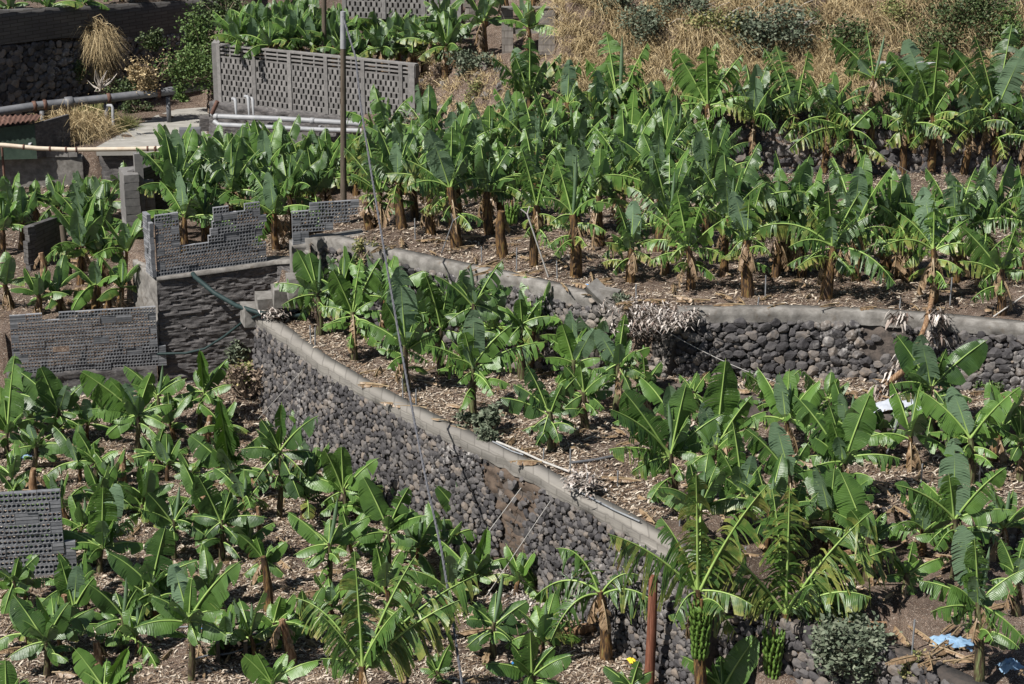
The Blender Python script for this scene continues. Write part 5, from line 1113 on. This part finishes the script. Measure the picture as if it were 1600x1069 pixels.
fl = MB()
for (n, x0, x1, y0_, y1_, z) in ((150, 0, 900, 640, 1069, 0), (60, 560, 1000, 540, 760, Z1), (70, 1000, 1600, 680, 900, Z1), (50, 1250, 1600, 880, 1060, Z1C), (120, 600, 1600, 370, 500, Z2), (30, 1100, 1600, 600, 640, Z1B), (40, 0, 220, 400, 480, ZLL)):
    for k in range(n):
        p = gpt(R.uniform(x0, x1), R.uniform(y0_, y1_), z)
        if abs(p.z - z) > .5: continue
        a = R.uniform(0, 6.28); L = R.uniform(.25, .75); leaf(fl, (p.x, p.y, p.z + .05), np.array((math.cos(a), math.sin(a), R.uniform(-.02, .08))) * L, .035 + .05 * R.random(), .3, (R.uniform(-.5, .5), R.uniform(-.5, .5), 1), .5, .3 * R.choice((-1, 1)), 1.1 + .3 * R.random(), matb=0, matr=0)
tag(fl.build("fallen_leaves", M_DEAD), kind="stuff")

# ------------------------------------------------------------------ grasses, bushes, twigs
def blades(C, n, L, spread, w, up=.5, droop=.5, rs=None, dirv=None, wide=1.0):
    rs = rs or RN; C = np.asarray(C, float); p = C + rs.normal(size=(n, 3)) * np.asarray(spread); d = rs.normal(size=(n, 3)); d[:, 2] = np.abs(d[:, 2]) + up; d[:, :2] *= wide
    if dirv is not None: d += np.asarray(dirv)
    d /= np.linalg.norm(d, axis=1)[:, None]; l = L * rs.uniform(.5, 1.1, n)[:, None]; s_ = np.cross(d, rs.normal(size=(n, 3))); s_ /= np.linalg.norm(s_, axis=1)[:, None]; s_ *= w
    m1 = p + d * l * .5; e_ = p + d * l - np.stack([0 * l[:, 0], 0 * l[:, 0], droop * l[:, 0]], 1); m1[:, 2] -= droop * l[:, 0] * .12
    V = np.stack([p - s_, p + s_, m1 + s_ * .8, m1 - s_ * .8, e_ + s_ * .15, e_ - s_ * .15], 1).reshape(-1, 3); o = np.arange(n)[:, None] * 6
    return V, np.concatenate([o + np.array([[0, 1, 2, 3]]), o + np.array([[3, 2, 4, 5]])])
def tussock(name, label, C, n, L, spread, m, w=.006, cat="grass tuft", **kw):
    b = MB(); V, q = blades(C, n, L, spread, w, **kw); b.add(V, q); return tag(b.build(name, m, org=Vector(C)), label, cat)
c = dwz(158, 62) + Vector((0, -.35, 0))
tussock("grass_tuft", "large shaggy tuft of tan grass hanging on the shaded wall", c, 2600, .85, (.16, .10, .22), M_DRYG, .006, up=.15, droop=.75, dirv=(.25, -.5, -.1))
c = dwz(160, 100) + Vector((0, -.25, 0)); tussock("grass_tuft", "narrow dry lower fringe below the large shaggy tuft", c, 700, .5, (.12, .08, .18), M_DRYG, .005, up=-.2, droop=.9, dirv=(0, -.4, -.6))
tussock("grass_tuft", "broad tan grass tuft beside the tin shed", gpt(122, 214, ZB) + Vector((0, 0, .15)), 3600, 1.35, (.36, .25, .15), M_DRYG, .006, up=.35, droop=.55, wide=1.1)
tussock("grass_tuft", "greenish-tan grass tuft under the thick pipe, right of the broad one", gpt(150, 196, ZB) + Vector((0, 0, .2)), 1300, .8, (.2, .2, .1), M_GRASSG, .006, up=.4, droop=.5)
tussock("grass_tuft", "small reddish-green grass tuft beside the pale track", gpt(197, 202, ZB), 700, .7, (.1, .1, .05), M_GRASSG, .006, up=.9, droop=.3)
tussock("grass_tuft", "low green tuft at the foot of the reddish one", gpt(180, 208, ZB), 500, .4, (.15, .1, .05), M_GRASSG, .006, up=.5, droop=.4)
tussock("grass_tuft", "bright green and rust grass tuft growing on the rocky bank", gpt(700, 96, 5.0), 1100, .9, (.14, .14, .1), M_GRASSG, .007, up=.8, droop=.5)
tussock("grass_tuft", "brown grass hanging low on the rocky bank", gpt(785, 190, 4.0), 800, .6, (.2, .2, .1), M_DRYG, .006, up=.3, droop=.8)
def shrub(name, label, C, rad3, n, ls, m, twigs=14, tm=M_TWIG, cat="bush", stemL=None, gaps=.5):
    C = Vector(C); e = empty(name, C, label, cat); b = MB(); cl = [(RN.normal(size=3)) for _ in range(max(8, n // 90))]
    cl = [v / np.linalg.norm(v) * RN.uniform(.35, 1) for v in cl]; base = np.array(C[:]) - np.array((0, 0, rad3[2] * .6))
    ci = RN.randint(0, len(cl), n); P = np.array([cl[i] for i in ci]) + RN.normal(size=(n, 3)) * .22; P *= np.array(rad3); P[:, 2] = np.maximum(P[:, 2], -rad3[2]); P += np.array(C[:])
    d = RN.normal(size=(n, 3)); d[:, 2] = np.abs(d[:, 2]) * .6; d /= np.linalg.norm(d, axis=1)[:, None]; l = ls * RN.uniform(.6, 1.3, n)[:, None]; s_ = np.cross(d, RN.normal(size=(n, 3))); s_ /= np.linalg.norm(s_, axis=1)[:, None]; s_ *= l * .28
    V = np.stack([P, P + d * l * .45 + s_, P + d * l, P + d * l * .45 - s_], 1).reshape(-1, 3); b.add(V, np.arange(n * 4).reshape(-1, 4)); b.build("foliage", m, e)
    t = MB()
    for k in range(twigs):
        v = cl[k % len(cl)] * np.array(rad3) + np.array(C[:]); mid = (base + v) / 2 + RN.normal(size=3) * .08 * rad3[0]; t.tube([base, mid, v], [.02, .012, .005], 5, cap=False)
    t.build("branches", tm, e); return e
shrub("leafy_bush", "green leafy shrub climbing at the left end of the long pierced screen", atd(322, 68, 61.5), (.75, .5, 1.1), 3600, .10, M_BUSH)
shrub("leafy_bush", "wide green shrub overhanging the thick pipe by the pierced screen", atd(300, 108, 60.5), (1.0, .5, .7), 3200, .09, M_BUSH)
shrub("leafy_bush", "small dark green shrub sprouting over the bare yellow branches", atd(240, 66, 61.2), (.38, .3, .35), 900, .10, M_BUSHD)
shrub("leafy_bush", "dense dark green ivy mass at the top, above the pierced screen's left end", atd(352, 14, 62.0), (.75, .5, .65), 2600, .09, M_BUSHD)
shrub("leafy_bush", "small green weed low on the shaded stone wall", dwz(124, 112) + Vector((0, -.25, 0)), (.25, .2, .3), 500, .10, M_BUSHD)
shrub("leafy_bush", "green weed hanging over the thick pipe's right part", atd(283, 146, 60.3), (.22, .2, .25), 500, .10, M_BUSH)
shrub("dry_shrub", "bare yellowish branching shrub by the thick pipe", atd(250, 105, 60.8), (.95, .35, .65), 500, .06, M_DRYG, 90, M_TWIG)
shrub("dry_shrub", "pale bare branching shrub below the shaggy grass tuft", atd(155, 122, 58.2), (.6, .3, .55), 60, .04, M_DRYG, 26, M_TWIGP)
shrub("dry_shrub", "ball of dry grey twigs at the foot of the wall's upper end", gpt(385, 628, 0) + Vector((0, 0, .35)), (.5, .45, .42), 900, .10, M_TWIG, 120, M_TWIG)
shrub("grey_bush", "grey-green spiky bush against the retaining wall, above the twig ball", gpt(372, 592, 0) + Vector((0, 0, .55)), (.30, .28, .38), 1200, .13, M_GREY)
shrub("grey_bush", "thin grassy bush between the spiky bush and twig ball", gpt(385, 610, 0) + Vector((0, 0, .3)), (.4, .3, .3), 900, .10, M_GRASSG)
shrub("grey_bush", "grey-green shrub pair standing on the diagonal coping, right one", at(768, 668, 2.2) + Vector((0, 0, .1)), (.22, .22, .26), 900, .10, M_GREY)
shrub("grey_bush", "low dull shrub on the diagonal coping, left of the taller one", at(735, 662, 2.15), (.28, .2, .16), 700, .07, M_GREY)
shrub("grey_bush", "pale round shrub on the coping in front of the taller grey one", at(760, 682, 2.2), (.2, .18, .15), 600, .07, M_GREY)
shrub("leafy_bush", "wispy yellow-green weed growing over the curved coping", at(567, 390, 3.75) + Vector((0, -.1, 0)), (.28, .2, .3), 700, .06, M_GRASSG)
shrub("leafy_bush", "small green weed in the curved stone wall below the wispy one", at(549, 412, 3.3) + Vector((0, -.3, 0)), (.16, .12, .16), 350, .07, M_BUSH)
shrub("leafy_bush", "small green weed in the curved stone wall by the straight spike", at(705, 432, 3.4) + Vector((0, -.25, 0)), (.2, .12, .18), 350, .06, M_BUSHD)
shrub("grey_bush", "large grey-green shrub on the low stone wall at the bottom right", at(1322, 1010, 1.5) + Vector((0, -.3, .05)), (.55, .4, .42), 2600, .09, M_GREY)
shrub("grey_bush", "thin olive weed beside the concrete edge, bottom right", at(1425, 1040, 1.6), (.18, .15, .18), 350, .06, M_GRASSG)
shrub("grey_bush", "small weed on the broken coping beside the straw", at(970, 468, 3.85), (.16, .12, .12), 300, .06, M_GREY)
shrub("leafy_bush", "small green plants on the scree below the beam's right end", gpt(1545, 612, Z1B) + Vector((0, 0, .12)), (.3, .15, .15), 350, .07, M_BUSH)
shrub("leafy_bush", "small bushy weed at the end of the long white cord", gpt(1240, 622, Z1B) + Vector((0, 0, .1)), (.16, .15, .18), 350, .06, M_GRASSG)
shrub("grey_bush", "round grey-green bush on the dry hillside above the twin-leaved plant", gpt(1000, 62, 7.0) + Vector((0, -.1, .3)), (0.61, 0.54, 0.57), 2720, .08, M_GREY)
shrub("grey_bush", "small blue-green bush on the hillside, touching the top edge", gpt(1070, 18, 7.5) + Vector((0, -.1, .3)), (0.61, 0.41, 0.41), 1530, .08, M_GREY)
shrub("grey_bush", "wide blue-green reed-like bush low on the dry hillside", gpt(1200, 70, 6.2) + Vector((0, -.1, .3)), (1.01, 0.54, 0.61), 3740, .11, M_GREY)
shrub("leafy_bush", "dark rounded bush on the hillside at the upper right", gpt(1500, 40, 7.0) + Vector((0, 0, .3)), (1.15, .8, .75), 7000, .09, M_BUSHD, 30)
shrub("leafy_bush", "yellowish-green bush left of the dark rounded hillside bush", gpt(1400, 35, 7.0) + Vector((0, 0, .1)), (.6, .5, .5), 2600, .08, M_GRASSG, 20)
shrub("leafy_bush", "dark green creeper on the hillside between dry grass and yellowish bush", gpt(1265, 25, 7.0), (.5, .4, .4), 1500, .07, M_BUSHD)
shrub("grey_bush", "grey-green soft shrub at the right end of the long pierced screen", gpt(675, 150, 4.2), (.5, .35, .4), 1600, .07, M_GREY)
shrub("grey_bush", "grey brush hanging below the green and rust tuft", gpt(690, 125, 4.6), (.4, .3, .4), 1200, .07, M_TWIG)
shrub("grey_bush", "olive shrub on the bank below the ruined frame", gpt(745, 150, 4.4), (.35, .3, .35), 900, .07, M_GRASSG)
for (x, y, z, r3, n, m, lab) in ((960, 20, 7.2, (.4, .35, .4), 800, M_GREY, "pale grey shrub on the hillside left of the round grey-green bush"), (1130, 60, 6.5, (.6, .4, .35), 1300, M_GRASSG, "olive shrub in the dry grass above the bunch-bearing plant"), (1330, 70, 6.2, (.5, .4, .4), 1400, M_BUSHD, "dark shrub on the hillside below the yellowish bush"), (1575, 70, 6.2, (.4, .4, .5), 1300, M_BUSH, "green shrub at the hillside's right edge"), (1450, 80, 6.2, (.6, .4, .4), 1600, M_BUSHD, "low dark shrub under the big rounded hillside bush"), (735, 105, 5.0, (.4, .3, .35), 1100, M_GREY, "grey-green shrub between the two bank tufts"), (640, 215, 3.9, (.5, .3, .3), 900, M_GREY, "soft grey shrub at the pipes' right end")):
    shrub("hill_shrub", lab, gpt(x, y, z) + Vector((0, 0, .25)), tuple(q * 1.3 for q in r3), int(n * 1.7), .09, m)
shrub("leafy_bush", "dull green scrub at the foot of the shaded wall behind the thick pipe", atd(205, 140, 60.6), (.7, .3, .35), 1500, .08, M_BUSHD)
shrub("dry_shrub", "tan scrub beside the bare yellowish branches, over the thick pipe", atd(225, 120, 60.5), (.4, .3, .5), 1400, .10, M_DRYG, 30)
shrub("leafy_bush", "dark weeds between the thick pipe and the pale track", gpt(215, 175, ZB) + Vector((0, 0, .15)), (.5, .3, .25), 900, .08, M_BUSHD)
# dry grass over the hillside
b = MB(); rs = np.random.RandomState(5)
for k in range(680):
    px, py = rs.uniform(880, 1900), rs.uniform(-30, 165); p = at(px, py, 5.0)
    for z in (5.5, 6, 6.5, 7, 7.5, 8): p = at(px, py, z) if hz(p.x, p.y) > p.z else p
    p = gpt(px, py, 6.3)
    if p.z < 4.9: continue
    V, q = blades((p.x, p.y, p.z - .05), int(rs.uniform(60, 190)), rs.uniform(.4, 1.15), (.11, .09, .04), .006, up=.5, droop=.6, rs=rs, wide=1.1, dirv=(.2, -.3, 0)); b.add(V, q)
for k in range(170):
    px, py = rs.uniform(650, 885), rs.uniform(90, 212); p = gpt(px, py, 4.7)
    V, q = blades((p.x, p.y, p.z - .05), int(rs.uniform(20, 80)), rs.uniform(.2, .6), (.12, .12, .03), .006, up=.4, droop=.6, rs=rs); b.add(V, q)
tag(b.build("dry_grass", M_DRYG), kind="stuff")
b = MB()
for k in range(70):
    px, py = rs.uniform(650, 885), rs.uniform(100, 212); p = gpt(px, py, 4.7); r_ = rs.uniform(.06, .2); rock(b, (p.x, p.y, p.z), r_ * 1.2, r_, r_ * .9, small=r_ < .1)
for k in range(60):
    px, py = rs.uniform(1060, 1600), rs.uniform(575, 640); p = gpt(px, py, Z1B); r_ = rs.uniform(.04, .13); rock(b, (p.x, p.y, p.z), r_ * 1.2, r_, r_ * .9, small=r_ < .1)
for k in range(40):
    px, py = rs.uniform(770, 900), rs.uniform(850, 890); p = gpt(px, py, 0); r_ = rs.uniform(.04, .1); rock(b, (p.x, p.y, p.z), r_ * 1.2, r_, r_ * .9, small=r_ < .1)
tag(b.build("rubble", M_STONE_B, smooth=False), kind="stuff")
b = MB()
for k in range(46):
    px, py = rs.uniform(1040, 1260), rs.uniform(0, 70); p = gpt(px, py, 7); a = rs.uniform(-.3, .8); l = rs.uniform(.3, .9); b.tube([p + Vector((0, 0, .1)), p + Vector((l * .5, -.1, .25 + l * .3 * a)), p + Vector((l, -.15, .2 + l * a))], [.012, .009, .004], 5, cap=False)
tag(b.build("dead_twigs", M_TWIGP), kind="stuff")
